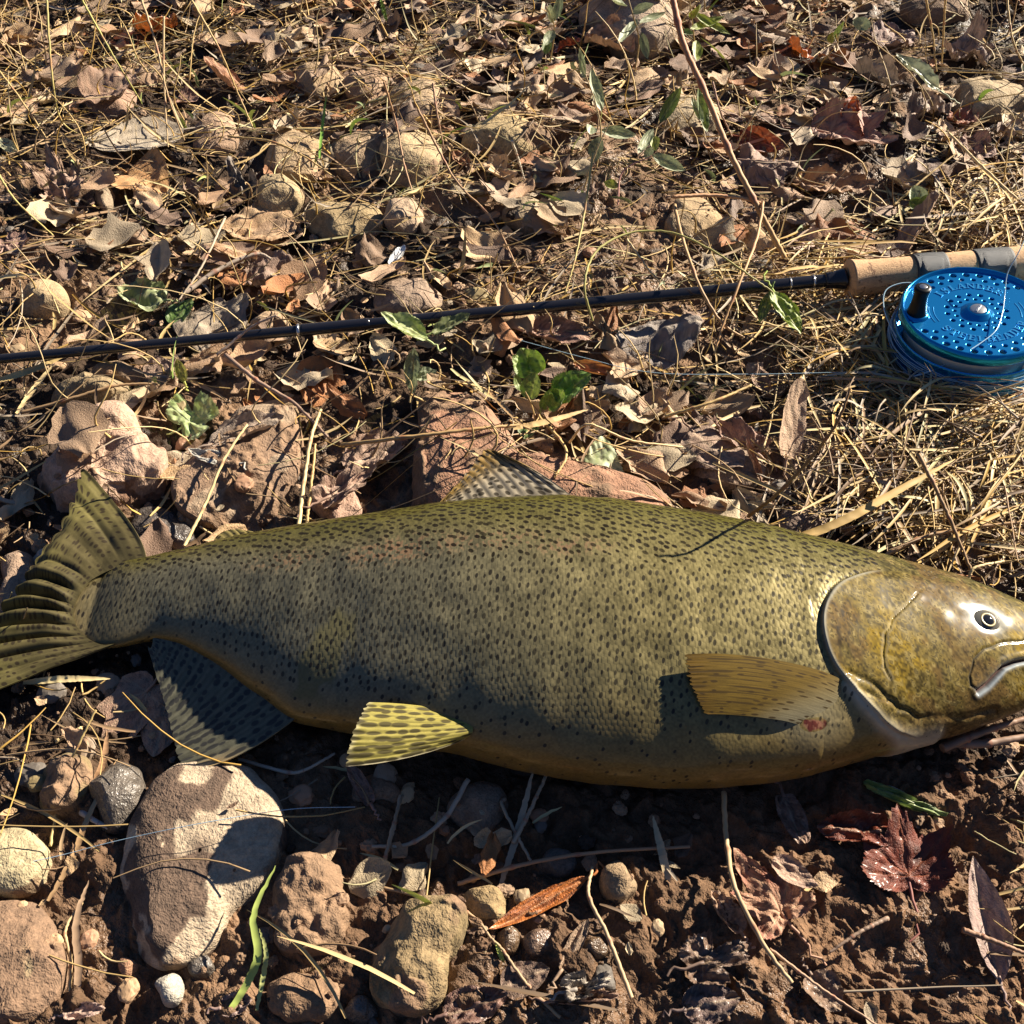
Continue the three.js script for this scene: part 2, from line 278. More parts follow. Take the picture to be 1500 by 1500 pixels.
stone('stone', 'muddy brown block of stone right of the biggest flat stone', [[405, 1350], [412, 1285], [450, 1258], [498, 1268], [508, 1320], [498, 1385], [455, 1402], [412, 1395]], { h: .014, box: .5, color: [.27, .17, .10], mud: .62, seed: 41, rough: .08, fine: .003 });
roundStone('stone', 'rusty brown rounded stone at the bottom edge left of centre', 446, 1462, 54, 38, { color: [.24, .145, .08], color2: [.34, .25, .13], stain: 26, tall: .55, irr: .12, mud: .3 });
stone('rock', 'angular olive brown rock near the bottom centre', [[538, 1400], [560, 1372], [585, 1342], [640, 1325], [684, 1335], [686, 1378], [662, 1420], [645, 1465], [605, 1484], [560, 1470], [545, 1430]], { h: .022, box: .5, rough: .13, freq: 1.7, color: [.22, .16, .075], color2: [.31, .22, .11], stain: 24, seed: 91, fine: .0024, mud: .34, facets: 7 });
roundStone('stone', 'small ochre stone above the olive brown rock', 712, 1332, 34, 28, { color: [.30, .21, .10], irr: .25 });
roundStone('stone', 'small tan upright stone right of the rust coloured slender leaf', 904, 1296, 26, 31, { color: [.32, .22, .125], tall: 1.1, irr: .2 });
roundStone('pebble', 'whitish grey pebble at the bottom left of the rusty stone', 250, 1452, 20, 26, { color: [.42, .38, .31], tall: .9 });
roundStone('pebble', 'grey wet pebble touching the lower right of the biggest flat stone', 296, 1418, 18, 17, { color: C.slate, wet: 1 });
roundStone('pebble', 'reddish pebble touching the foot of the biggest flat stone', 190, 1420, 14, 12, { color: C.clay });
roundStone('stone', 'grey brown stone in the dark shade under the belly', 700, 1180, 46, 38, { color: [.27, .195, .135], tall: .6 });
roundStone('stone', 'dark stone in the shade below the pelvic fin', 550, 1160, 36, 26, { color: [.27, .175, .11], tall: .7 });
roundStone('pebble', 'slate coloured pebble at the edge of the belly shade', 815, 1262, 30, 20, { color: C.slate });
stone('stone', 'muddy grooved stone left of the biggest flat stone', [[60, 1160], [90, 1120], [128, 1118], [140, 1150], [118, 1190], [80, 1200]], { h: .016, color: C.olive, mud: .5, seed: 8 });
stone('stone', 'dark wet stone in the shade beneath the brown leaf by the tail', [[140, 1190], [150, 1145], [190, 1120], [212, 1150], [205, 1200], [170, 1225]], { h: .018, color: C.slate, wet: 1, seed: 9 });
// upper bank
roundStone('stone', 'smooth tan rounded stone above the large tan leaf', 404, 276, 38, 25, { color: [.36, .27, .15], tall: .95, irr: .12 });
roundStone('stone', 'flat tan stone with shadow stripes above the smooth tan stone', 428, 216, 46, 34, { color: C.sand, tall: .6 });
roundStone('stone', 'flat brown stone between two tan stones in the upper middle', 525, 214, 48, 36, { color: [.30, .21, .125], tall: .6 });
roundStone('stone', 'blocky tan stone with dirt on top right of the flat brown stone', 604, 232, 42, 40, { color: [.37, .275, .155], mud: .35, tall: .8, irr: .35 });
roundStone('stone', 'tan stone leaning behind the blocky tan stone', 612, 150, 46, 33, { color: [.35, .25, .15], color2: C.olive, stain: 25, tall: .8 });
roundStone('stone', 'long low ochre stone crusted with dirt at the upper centre', 738, 212, 64, 22, { color: [.37, .275, .14], mud: .45, tall: .7, rot: -.05 });
roundStone('stone', 'small smooth beige stone right of the low ochre slab', 592, 320, 31, 21, { color: [.40, .29, .19], tall: .9, irr: .12 });
roundStone('stone', 'low ochre slab left of the small beige stone', 505, 312, 62, 24, { color: [.32, .235, .12], tall: .5 });
roundStone('stone', 'dull stone half under straw right of the beige stone', 772, 322, 32, 20, { color: [.29, .215, .13], tall: .8 });
roundStone('stone', 'oval buff stone at the left above the rod', 60, 437, 40, 22, { color: [.36, .265, .15], tall: .95, irr: .14 });
roundStone('stone', 'flat grey brown stone just above the middle of the rod', 598, 438, 54, 27, { color: [.28, .20, .14], tall: .5 });
stone('rock', 'large pale rock at the top edge right of centre', [[850, 20], [856, -10], [900, -35], [960, -30], [990, 10], [985, 45], [940, 60], [890, 42]], { h: .045, color: [.40, .30, .21], seed: 61, rough: .08 });
roundStone('stone', 'tan stone near the right edge in the upper bank', 1462, 138, 62, 28, { color: [.35, .265, .155], tall: .7 });
roundStone('stone', 'dark brown stone at the top edge near the right corner', 1372, 8, 50, 24, { color: [.20, .13, .08], tall: .9 });
roundStone('stone', 'tan block behind the tall reddish stalk', 1016, 312, 42, 30, { color: [.34, .24, .13], tall: .6 });
roundStone('stone', 'pale stone at the foot of the green weeds near the top', 1010, 168, 40, 26, { color: [.36, .28, .17], tall: .7 });
roundStone('pebble', 'oval grey pebble beside the crumpled mauve leaf at the left', 154, 292, 13, 17, { color: [.27, .205, .135], tall: 1 });
roundStone('stone', 'small grey brown stone near the top left of centre', 468, 112, 38, 20, { color: C.sand, tall: .8 });
roundStone('stone', 'small brown stone in the dry grass at the top centre', 535, 118, 34, 20, { color: [.33, .22, .14], tall: .8 });
roundStone('stone', 'brown stone under twigs left of the grey pebble', 160, 145, 36, 22, { color: [.30, .19, .13], tall: .6 });
roundStone('stone', 'flat tan stone behind the orange veined leaf', 315, 195, 36, 30, { color: [.33, .22, .14], tall: .6 });
roundStone('stone', 'small tan stone touching the rod under its metal ring', 395, 470, 26, 14, { color: [.36, .25, .15], tall: .8 });
stone('rock', 'broad brown muddy rock between the tail and the reddish rock', [[255, 690], [290, 632], [350, 595], [412, 592], [440, 640], [430, 700], [390, 748], [320, 762], [268, 740]], { h: .015, plane: .7, box: .6, color: [.29, .185, .115], color2: [.36, .26, .17], stain: 24, mud: .46, seed: 23, rough: .1 });
roundStone('stone', 'pinkish pale stone at the back above the shoulder of the tail half', 500, 742, 40, 26, { color: [.44, .28, .2], tall: .7 });
roundStone('stone', 'black wet shiny stone behind the tail fin', 232, 772, 42, 36, { color: [.09, .075, .065], wet: 1, tall: .7, irr: .4, ridge: .002 });
roundStone('pebble', 'small clay lump behind the black wet stone', 276, 752, 20, 15, { color: C.tan, tall: 1 });
roundStone('stone', 'ridged pale stone against the left edge above the tail', 26, 850, 30, 52, { color: [.34, .235, .16], rot: .35, tall: .7 });
roundStone('pebble', 'pale streaked pebble left of the folded tail rays', 62, 815, 16, 26, { color: [.46, .38, .3], rot: .3, tall: 1, ridge: .0015 });
roundStone('stone', 'brown stone behind the shoulder of the fish', 1178, 752, 44, 26, { color: [.22, .155, .115], tall: .7 });
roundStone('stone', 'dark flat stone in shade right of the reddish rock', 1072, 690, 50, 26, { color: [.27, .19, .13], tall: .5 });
roundStone('stone', 'long ochre stone just under the left end of the rod', 130, 572, 60, 17, { color: [.30, .22, .12], tall: .8, rot: -.1 });
roundStone('stone', 'brown lump of stone under the rod left of the pale green leaf', 170, 548, 40, 12, { color: [.25, .17, .1], tall: .8 });
roundStone('pebble', 'wet brown pebble at the bottom right of centre', 870, 1392, 22, 18, { color: C.umber, wet: 1 });
roundStone('pebble', 'wet dark pebble among brown leaves at the bottom centre', 792, 1388, 26, 20, { color: [.2, .13, .09], wet: 1 });
roundStone('pebble', 'small wet brown stone below the slender rust leaf', 745, 1385, 20, 22, { color: C.umber, wet: 1 });
roundStone('pebble', 'grey pebble at the bottom edge left of the olive rock', 528, 1480, 24, 18, { color: C.slate, wet: 1 });

// ------------------------------------------------------------------ the fish
const fish = new THREE.Group();
tag(fish, 'salmon', 'large olive gold fish with black spots lying on its side across the mud', 'fish');
const xvs = list => list.map(p => skinXV(...p));
const gillEdge = xvs([[1290, 832], [1262, 840], [1230, 853], [1210, 876], [1202, 905], [1206, 940], [1222, 978], [1248, 1010], [1278, 1042], [1310, 1070], [1345, 1090]]).map(([x, v]) => [v, x]).sort((a, b) => a[0] - b[0]);
const gillX = V => curve(gillEdge, V);
const polyline = { pre: xvs([[1345, 872], [1330, 886], [1310, 905], [1298, 930], [1293, 960], [1297, 978], [1304, 992]]), low: xvs([[1240, 985], [1270, 998], [1290, 1012], [1312, 1036], [1345, 1050], [1400, 1052], [1460, 1042]]), low2: xvs([[1256, 1008], [1285, 1022], [1310, 1030]]), max: xvs([[1510, 936], [1470, 941], [1442, 951], [1426, 966], [1419, 992], [1421, 1006], [1430, 1013]]), mouth: xvs([[1432, 1013], [1445, 1004], [1458, 990], [1470, 977], [1486, 970], [1510, 965], [1562, 955]]), pale: xvs([[1240, 1002], [1262, 1030], [1290, 1060], [1320, 1080], [1350, 1086], [1376, 1078]]), gillTop: xvs([[1300, 836], [1262, 838], [1232, 852]]), brow: xvs([[1418, 893], [1440, 886], [1470, 893], [1500, 910]]) };
function dist(list, X, V) { let m = 1e9, sgn = 1; for (let k = 1; k < list.length; k++) { const [ax, av] = list[k - 1], [bx, bv] = list[k], ux = bx - ax, uv = bv - av, t = clamp(((X - ax) * ux + (V - av) * uv) / (ux * ux + uv * uv)), dx = X - ax - ux * t, dv = V - av - uv * t, d = dx * dx + dv * dv; if (d < m) { m = d; sgn = ux * dv - uv * dx > 0 ? 1 : -1; } } return [Math.sqrt(m), sgn]; }
const gs = (d, w) => Math.exp(-(d * d) / (w * w));
const [eyeX, eyeV] = skinXV(1443, 908), HX = PX(1170);
const gillTop = gillEdge.at(-1)[0], gillK = (X, V) => { const s = (gillX(V + .0004) - gillX(V - .0004)) / .0008; return (X - gillX(V)) / Math.sqrt(1 + s * s); };   // distance in front of the gill cover's edge
function relief(X, V, t) {                           // depth of the creases and plates of the head, in metres
  if (X < HX) return .0006 * noise(X * 60, V * 60, 2);
  let d = 0; const k = gillK(X, V), inV = sstep(gillTop - .0005, gillTop - .012, V) * sstep(.96, .86, t);
  if (k > 0) d += .0026 * Math.exp(-k / .03) * sstep(-.0002, .0016, k) * inV; else d -= .0009 * Math.exp(k / .0035) * inV * sstep(.75, .55, t);
  if (k > -.01) {
    const X_ = X + .0009 * noise(X * 140, V * 140, 7), V_ = V + .0009 * noise(X * 140, V * 140, 8);
    let q = dist(polyline.pre, X_, V_); d -= .0005 * gs(q[0], .0013); d += .0005 * Math.exp(-q[0] / .006) * (q[1] > 0 ? 1 : 0);
    q = dist(polyline.low, X_, V_); d -= .0022 * gs(q[0], .0014) * (.6 + .5 * noise(X * 60, V * 60, 9)); q = dist(polyline.low2, X_, V_); d -= .0010 * gs(q[0], .001);
    q = dist(polyline.max, X_, V_); d -= .0008 * gs(q[0], .0007);
    q = dist(polyline.mouth, X, V); d -= .0042 * gs(q[0], .0010); d += .0007 * gs(q[0] - .003, .002);
    const e = Math.hypot((X - eyeX) * .8, V - eyeV); d -= .0013 * gs(e, .0085);
    d += .00035 * noise(X * 70, V * 70, 3);
  }
  const p = dist(polyline.pale, X, V); d += .0022 * gs(p[0], .0035);
  return d;
}
{
  const NB = 300, NH = 380, NS = NB + NH, NT = 330, xs = [];
  for (let k = 0; k < NB; k++) { const f = k / NB; xs.push(lerp(X0 + .0006, HX, f < .12 ? f * f / .24 + f * .5 : f)); }
  for (let k = 0; k < NH; k++) { const f = k / (NH - 1); xs.push(lerp(HX, X1 - .0004, f)); }
  xs.sort((a, b) => a - b);
  const secs = xs.map(section);
  const base = (i, j) => { const s = secs[j], th = i / NT * 6.2831853, cs = Math.cos(th), sn = Math.sin(th), e = .94; return [xs[j], s.c + s.a * Math.sign(cs) * Math.pow(Math.abs(cs), 1), s.b * Math.sign(sn) * Math.pow(Math.abs(sn), e)]; };
  const g = gridGeo(NT, NS, (i, j) => {
    const [X, V, W] = base(i, j), s = secs[j], th = i / NT * 6.2831853, t = th <= Math.PI ? th / Math.PI : 2 - th / Math.PI;
    // outward direction in the section
    let nv = Math.cos(th) / s.a, nw = Math.sin(th) / s.b; const l = Math.hypot(nv, nw) || 1; nv /= l; nw /= l;
    const d = relief(X, V, t) * Math.min(1, s.b / .02);
    return { p: fishPt(X, V + nv * d, W + nw * d), u: (X - X0) / (X1 - X0), v: t };
  }, true);
  // texture: olive back, gold flank, brown belly, spots and scales, all over the side of the fish from back (v 0) to belly (v 1)
  const TW = 2048, TH = 1024, spot = new Float32Array(TW * TH), R = rng(77), L = X1 - X0;
  const half = s => Math.PI * (s.a + s.b) / 2 * .98;      // half girth
  const splat = (u, v, ru, rv, rot, k) => { const R0 = Math.max(ru * TW, rv * TH) * 1.7; const cx = u * TW, cy = v * TH, ex = ru * TW, ey = rv * TH; for (let y = Math.max(0, Math.floor(cy - R0)); y <= Math.min(TH - 1, cy + R0); y++) for (let x = Math.max(0, Math.floor(cx - R0)); x <= Math.min(TW - 1, cx + R0); x++) { const a = (x - cx) / ex, b = (y - cy) / ey, q = Math.hypot(a + b * rot, b), w = (1 - sstep(.8, 1.12, q)) * k; const o = y * TW + x; if (w > spot[o]) spot[o] = w; } };
  let colN = 0; for (let X = X0 + .006; X < X1; X += .0045, colN++) {
    const s = section(X), hg = half(s), n = Math.floor(hg / .0051);
    for (let j = 0; j < n; j++) {
      const t = clamp((j + .5 + (colN % 2) * .5 + (R() - .5) * .55) / n, .005, .995), XX = X + (R() - .5) * .0026, V = s.c + s.a * Math.cos(t * Math.PI), head = XX > gillX(V) - .002;
      const px01 = (XX - X0) / L;
      let pr = t < .66 ? .97 : lerp(.97, .12, sstep(.64, .86, t)), rad = lerp(.00152, .00112, sstep(.2, .45, t)) * (.78 + R() * .42), k = lerp(1, .95, sstep(.25, .55, t)) * lerp(1, .85, sstep(.55, .8, px01) * sstep(.3, .45, t)) * (.8 + .2 * R());
      if (px01 > .8 && t > .55) pr *= .35;
      if (head) { pr = t < .36 ? .5 : .16; rad *= t < .36 ? .62 : .42; k *= .85; }
      if (R() > pr) continue;
      splat((XX - X0) / L, t, rad / L * (t < .4 ? 1.25 : .85), rad / hg * (t < .4 ? .9 : 1.25), t < .4 ? -.3 : .35, k);
      if (t < .36 && !head && R() < .22) splat((XX + .002 * (R() - .2) - X0) / L, t + (R() - .5) * .0024 / hg, rad / L, rad * .8 / hg, 0, k);
    }
  }
  const cache = new Float32Array(TW * 4); for (let i = 0; i < TW; i++) { const X = lerp(X0, X1, (i + .5) / TW), s = section(clamp(X, X0 + .001, X1 - .001)); cache.set([X, s.c, s.a, half(s)], i * 4); }
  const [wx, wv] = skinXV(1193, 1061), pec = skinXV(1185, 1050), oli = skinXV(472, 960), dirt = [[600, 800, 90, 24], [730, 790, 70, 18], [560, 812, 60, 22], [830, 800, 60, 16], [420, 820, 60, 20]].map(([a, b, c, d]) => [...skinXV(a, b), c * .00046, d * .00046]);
  const scaleAt = (X, arc) => { const a = X / .0034 + .25 * noise(X * 90, arc * 90, 8), b = arc / .0032 + .25 * noise(X * 80, arc * 80, 9), row = Math.floor(b), fx = a + (row & 1 ? .5 : 0), x = fx - Math.floor(fx) - .5, y = b - row - .5; return clamp(1 - Math.hypot(x * 1.05 + .15, y) * 1.15) + .35 * clamp(.5 - x); };
  const orm = new Uint8Array(TW / 2 * TH / 2 * 4);
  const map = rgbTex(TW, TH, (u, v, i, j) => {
    const X = cache[i * 4], V = cache[i * 4 + 1] + cache[i * 4 + 2] * Math.cos(v * Math.PI), arc = v * cache[i * 4 + 3], f = (X - X0) / L;
    const n1 = fbm(X * 22, arc * 22, 1, 3), n2 = noise(X * 160, arc * 160, 2), n3 = noise(X * 900, arc * 900, 3), n4 = noise(X * 420, arc * 420, 6);
    const back = sstep(.46, .14, v + .05 * n1), belly = sstep(.66, .92, v + .06 * n1);
    let c = mix3([.172, .143, .060], [.068, .062, .012], back); c = mix3(c, [.175, .115, .032], belly);
    c = mix3(c, [.15, .143, .105], .6 * sstep(.64, .3, f) * sstep(.25, .42, v) * sstep(.95, .75, v));        // greyer silver flank towards the tail
    const sc = scaleAt(X, arc); let scv = 0;
    let metal = (.20 + .30 * sstep(.64, .3, f)) * (1 - back * .75) * (1 - belly * .6), rough = .43;
    const k = X > HX - .02 ? gillK(X, V) : -1;
    if (k < 0) { c = mul3(c, 1.0 + .10 * (sc - .5) * (1 - belly) + .12 * n2 + .24 * n3);  }
    for (const [dx, dv, rx, rv] of dirt) { const q = Math.hypot((X - dx) / rx, (V - dv) / rv); if (q < 1.6) { const w = sstep(1.5, .2, q) * sstep(-.1, .5, n3 + .8 * n4 + .4 * n2 - .1); c = mix3(c, [.17, .10, .055], w * .8); rough += w * .4; metal *= 1 - w; } }
    if (k > -.024 && X > HX) {                                                                             // the head
      const so = sstep(gillTop - .010, gillTop + .002, V), hd = sstep(-.001 - .018 * so, .0006 + .010 * so, k + .004 * so * n2);
      let h = mix3([.175, .128, .030], [.07, .064, .014], sstep(.40, .16, v)); h = mix3(h, [.25, .165, .012], sstep(.0, .5, n1 + .25 * n2) * sstep(.3, .5, v)); h = mix3(h, [.115, .068, .02], .8 * sstep(.05, .5, -n1 + .45 * n2 + .1));
      h = mix3(h, [.15, .09, .03], sstep(.76, .92, v) * .8); h = mix3(h, [.23, .175, .06], .5 * sstep(.1, .7, noise(X * 60 + 9, arc * 60, 5) + .3 * n4));
      h = mix3(h, [.30, .235, .085], .5 * sstep(.15, .6, n4 * .7 + .5 * n1)); h = mul3(h, .74 * Math.max(.3, .95 + .5 * n3 + .5 * n4 + .25 * n2));
      if (n4 * .6 + n3 * .7 > .55) h = mul3(h, .35);
      let q = dist(polyline.pre, X + .0009 * noise(X * 140, V * 140, 7), V + .0009 * noise(X * 140, V * 140, 8))[0]; h = mix3(h, [.30, .25, .15], .35 * gs(q - .0014, .0008));
      q = dist(polyline.max, X, V)[0]; h = mix3(h, [.05, .045, .03], .8 * gs(q, .0006));
      q = dist(polyline.mouth, X, V); h = mix3(h, [.27, .31, .33], gs(q[0] - .0014, .0014) * (q[1] < 0 ? 1 : .2)); h = mix3(h, [.09, .05, .045], gs(q[0], .0009));
      q = Math.hypot((X - eyeX - .002) * .72, V - eyeV - .0015); h = mix3(h, [.12, .12, .10], .85 * sstep(.0125, .0085, q));
      c = mix3(c, h, hd); metal = lerp(metal, .04, hd); rough = lerp(rough, .56, hd);
      const edge = sstep(gillTop, gillTop - .010, V) * gs(k - .0016, .0013) * sstep(.16, .26, v) * sstep(.8, .7, v); c = mix3(c, [.30, .29, .23], edge * .8);
    }
    { const q = Math.hypot((X - oli[0] - .35 * (V - oli[1])) / .015, (V - oli[1]) / .026) + .3 * n2 + .25 * n1; const w = sstep(1.15, .8, q); c = mix3(c, [.11, .098, .032], w * .6); metal *= 1 - w; }  // olive patch: a gap in the sky's reflection, painted into the skin colour
    if (X > HX) { const p = dist(polyline.pale, X, V)[0]; c = mix3(c, mul3([.44, .40, .29], 1 + .1 * n4), .85 * gs(p, .0038) * sstep(.62, .72, v)); }
    { const q = Math.hypot((X - wx) / .0085, (V - wv - .12 * (X - wx)) / .0032) + .35 * n2; if (q < 1.6) c = mix3(c, mix3([.11, .028, .02], [.27, .125, .075], sstep(-.3, .5, n4 + .5 * n3)), sstep(1.1, .7, q + .3 * n4)); const p = Math.hypot((X - pec[0]) / .03, (V - pec[1]) / .018); c = mix3(c, [.27, .24, .15], .5 * sstep(1.2, .3, p) * (q < 1.1 ? 0 : 1)); }
    { const w = sstep(.065, .0, X - X0 + .02 * n1) * .85; c = mix3(c, mul3([.10, .076, .032], 1 + .3 * n4 + .3 * noise(X * 60, arc * 700, 4)), w); metal *= 1 - w; }
    const sp = spot[j * TW + i]; c = mix3(c, v < .42 ? [.010, .007, .003] : [.014, .012, .009], sp);
    metal *= 1 - sp;
    if (!(i & 1) && !(j & 1)) { const o = ((j >> 1) * TW / 2 + (i >> 1)) * 4; orm[o] = 255 * lerp(1, .5, clamp(k / .004)); orm[o + 1] = clamp(rough + .12 * n2 + .08 * n3) * 255; orm[o + 2] = clamp(metal) * 255; orm[o + 3] = 255; }
    return c;
  }, true);
  const bump = rgbTex(TW, TH, (u, v, i) => { const X = cache[i * 4], V = cache[i * 4 + 1] + cache[i * 4 + 2] * Math.cos(v * Math.PI), arc = v * cache[i * 4 + 3], k = X - gillX(V); return clamp(k < 0 ? .15 + .55 * scaleAt(X, arc) * sstep(.9, .7, v) + .12 * noise(X * 500, arc * 500) : .45 + .14 * noise(X * 500, arc * 500) + .10 * noise(X * 190, arc * 190, 2)); }, false);
  const ormT = new THREE.DataTexture(orm, TW / 2, TH / 2, THREE.RGBAFormat); ormT.magFilter = ormT.minFilter = THREE.LinearFilter; ormT.needsUpdate = true;
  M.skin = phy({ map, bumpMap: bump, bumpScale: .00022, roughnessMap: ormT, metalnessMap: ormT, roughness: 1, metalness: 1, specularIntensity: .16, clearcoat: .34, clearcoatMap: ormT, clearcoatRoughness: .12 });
  g.deleteAttribute('color');
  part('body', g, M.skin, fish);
}
// the eye
{
  const c = fishPt(eyeX, eyeV, flankW(eyeX, eyeV) - .0036), r = curve(rollT, eyeX), nrm = V3(.16, Math.cos(r) * 1, Math.sin(r) * 1).normalize();
  const eye = new THREE.SphereGeometry(.0086, 40, 28); eye.scale(1.25, 1, .62); eye.rotateX(0);
  const q = new THREE.Quaternion().setFromUnitVectors(V3(0, 0, 1), nrm);
  const E = part('eye', eye, phy({ color: new THREE.Color().setRGB(.10, .095, .075), roughness: .12, clearcoat: 1, clearcoatRoughness: .04 }), fish); E.position.copy(c); E.quaternion.copy(q);
  const iris = new THREE.TorusGeometry(.0041, .0009, 12, 40); iris.scale(1, 1, .5); iris.translate(.0006, -.0006, .0047);
  part('iris', iris, phy({ color: new THREE.Color().setRGB(.20, .16, .07), metalness: .2, roughness: .35 }), E);
  const pup = new THREE.SphereGeometry(.0036, 28, 18); pup.scale(1, 1, .3); pup.translate(.0006, -.0006, .0047);
  part('pupil', pup, phy({ color: new THREE.Color().setRGB(.012, .012, .012), roughness: .05, clearcoat: 1 }), E);
}
// fins: base, middle and edge curves in photo pixels, W = how far out of the middle plane
function fin(name, base, mid, edge, o) {
  const nu = o.nu ?? 120, nv = o.nv ?? 44, th = o.th ?? .0005, R = rng(o.seed ?? 5);
  const W = o.W || (() => 0), rays = o.rays ?? 14;
  const cv = (l, dW) => { const p = l.map(([x, y], k) => { const w = W(k / (l.length - 1), dW, x, y), q = fishXV(x, y, w); return V3(q[0], q[1], w); }); return new THREE.CatmullRomCurve3(p, false, 'centripetal'); };
  const A = cv(base, 0), B = cv(mid, .5), D = cv(edge, 1);
  const pa = [], mids = [];
  for (let i = 0; i < nu; i++) { const u = i / (nu - 1); pa.push([A.getPoint(u), B.getPoint(u), D.getPoint(u)]); }
  const P = (i, j) => {
    const v = j / (nv - 1), [a, b, d] = pa[i], u = i / (nu - 1);
    const l0 = 2 * (v - .5) * (v - 1), l1 = 4 * v * (1 - v), l2 = 2 * v * (v - .5);
    const p = V3(a.x * l0 + b.x * l1 + d.x * l2, a.y * l0 + b.y * l1 + d.y * l2, a.z * l0 + b.z * l1 + d.z * l2);
    if (o.hug) p.z = flankW(p.x, p.y) + o.hug(v, u);
    const ph = u * rays * 6.2831853, pl = (o.pleat ?? .0006) * (o.mask ? o.mask(u) : 1) * (o.folds ? 1.6 * Math.abs(Math.sin(u * o.folds * 3.1416 + 1.1 * noise(u * 7, 3))) - .8 + .12 * Math.sin(ph) : Math.sin(ph + 1.2 * noise(u * 9, 3))) * sstep(0, .35, v), saw = (o.fray ?? .02) * (Math.abs(Math.sin(ph * .5)) - .5 + .5 * noise(u * 40, 9)) * sstep(.8, 1, v);
    p.x += (d.x - a.x) * saw; p.y += (d.y - a.y) * saw;
    return fishPt(p.x, p.y, p.z + pl + (o.wave ?? 0) * noise(u * 4, v * 3, 5) * v);
  };
  const S = []; for (let j = 0; j < nv; j++) for (let i = 0; i < nu; i++) S.push(P(i, j));
  const at2 = (i, j) => S[clamp(j, 0, nv - 1) * nu + clamp(i, 0, nu - 1)];
  const nrm = (i, j) => V3().crossVectors(V3().subVectors(at2(i + 1, j), at2(i - 1, j)), V3().subVectors(at2(i, j + 1), at2(i, j - 1))).normalize();
  const f = k => gridGeo(nu, nv, (i, j) => ({ p: at2(i, j).clone().addScaledVector(nrm(i, j), k * th * (1 - .5 * j / nv)), u: i / (nu - 1), v: j / (nv - 1) }));
  const g1 = f(1), g2 = f(-1); { const ix = g2.index.array; for (let k = 0; k < ix.length; k += 3) { const t = ix[k]; ix[k] = ix[k + 1]; ix[k + 1] = t; } g2.computeVertexNormals(); }
  const rim = []; for (let j = 0; j < nv; j++) rim.push([0, j]); for (let i = 1; i < nu; i++) rim.push([i, nv - 1]); for (let j = nv - 2; j >= 0; j--) rim.push([nu - 1, j]);
  const g3 = gridGeo(rim.length, 2, (k, s) => { const [i, j] = rim[k]; return { p: at2(i, j).clone().addScaledVector(nrm(i, j), (s ? -1 : 1) * th * (1 - .5 * j / nv)), u: i / (nu - 1), v: j / (nv - 1) }; });
  const g = mergeGeometries([g1, g2, g3]); g.deleteAttribute('color');
  // spots in rows along the rays
  const spots = []; const nrow = o.rows ?? 14;
  for (let a = 0; a < nrow; a++) for (let b = 0; b < (o.cols ?? 11); b++) if (R() < (o.dens ?? .8)) spots.push([(a + .5 + (R() - .5) * .4) / nrow, (b + .5 + (R() - .5) * .6 + (a % 2) * .4) / (o.cols ?? 11), (.20 + .13 * R()) * (o.fat ?? 1) / nrow, (o.long ?? .3) * (.7 + .7 * R()) * (1 + (o.stretch ?? 0) * (b / 10)) / (o.cols ?? 11)]);
  const N = 512, dk = new Float32Array(N * N);
  for (const [u, v, a, b] of spots) { const x0 = Math.floor((u - a * 1.4) * N), x1 = (u + a * 1.4) * N, y0 = Math.floor((v - b * 1.4) * N), y1 = (v + b * 1.4) * N; for (let y = Math.max(0, y0); y < Math.min(N, y1); y++) for (let x = Math.max(0, x0); x < Math.min(N, x1); x++) { const q = 1 - sstep(.7, 1.2, Math.hypot((x / N - u) / a, (y / N - v) / b)); if (q > dk[y * N + x]) dk[y * N + x] = q; } }
  const map = rgbTex(N, N, (u, v, i, j) => {
    let c = o.col(u, v); const ry = .5 + .5 * Math.cos(u * rays * 2 * 6.2831853); c = mul3(c, 1 + ((o.rayK ?? 1) * .26) * (ry - .6) + .16 * noise(u * 60, v * 14, 2) + .1 * noise(u * 160, v * 120, 3));
    if (o.streak) c = mix3(c, o.spotC ?? [.03, .02, .01], .8 * sstep(.25, .6, noise(u * 60, v * 5, 7)) * sstep(o.streak, o.streak + .2, v));
    return mix3(c, o.spotC ?? [.03, .022, .012], dk[j * N + i] * (o.spotK ?? .9));
  }, true);
  return part(name, g, phy({ map, roughness: .5, specularIntensity: .35, clearcoat: .15, clearcoatRoughness: .18, transmission: o.trans ?? .12, thickness: 0, side: THREE.DoubleSide }), fish, o.label);
}
fin('dorsal_fin', [[650, 756], [700, 752], [750, 748], [800, 746], [866, 750]], [[645, 742], [682, 724], [720, 705], [757, 694], [802, 700]], [[643, 738], [670, 708], [694, 681], [712, 659], [742, 668]], { rayK: .5, rays: 12, pleat: .00022, rows: 12, cols: 10, long: .34, dens: .92, fat: 1.15, streak: .62, col: (u, v) => mix3([.46, .40, .29], [.33, .21, .06], sstep(.45, .85, v)), W: (u, v) => .010 * v, trans: .35, fray: .03 });
fin('adipose_fin', [[380, 790], [360, 792], [340, 793], [322, 797]], [[376, 783], [352, 781], [334, 784], [318, 793]], [[366, 779], [345, 776], [326, 780], [314, 790]], { rays: 5, pleat: .0002, rows: 5, cols: 4, dens: .5, th: .0012, col: () => [.21, .17, .06], nu: 40, nv: 20, W: () => .002 });
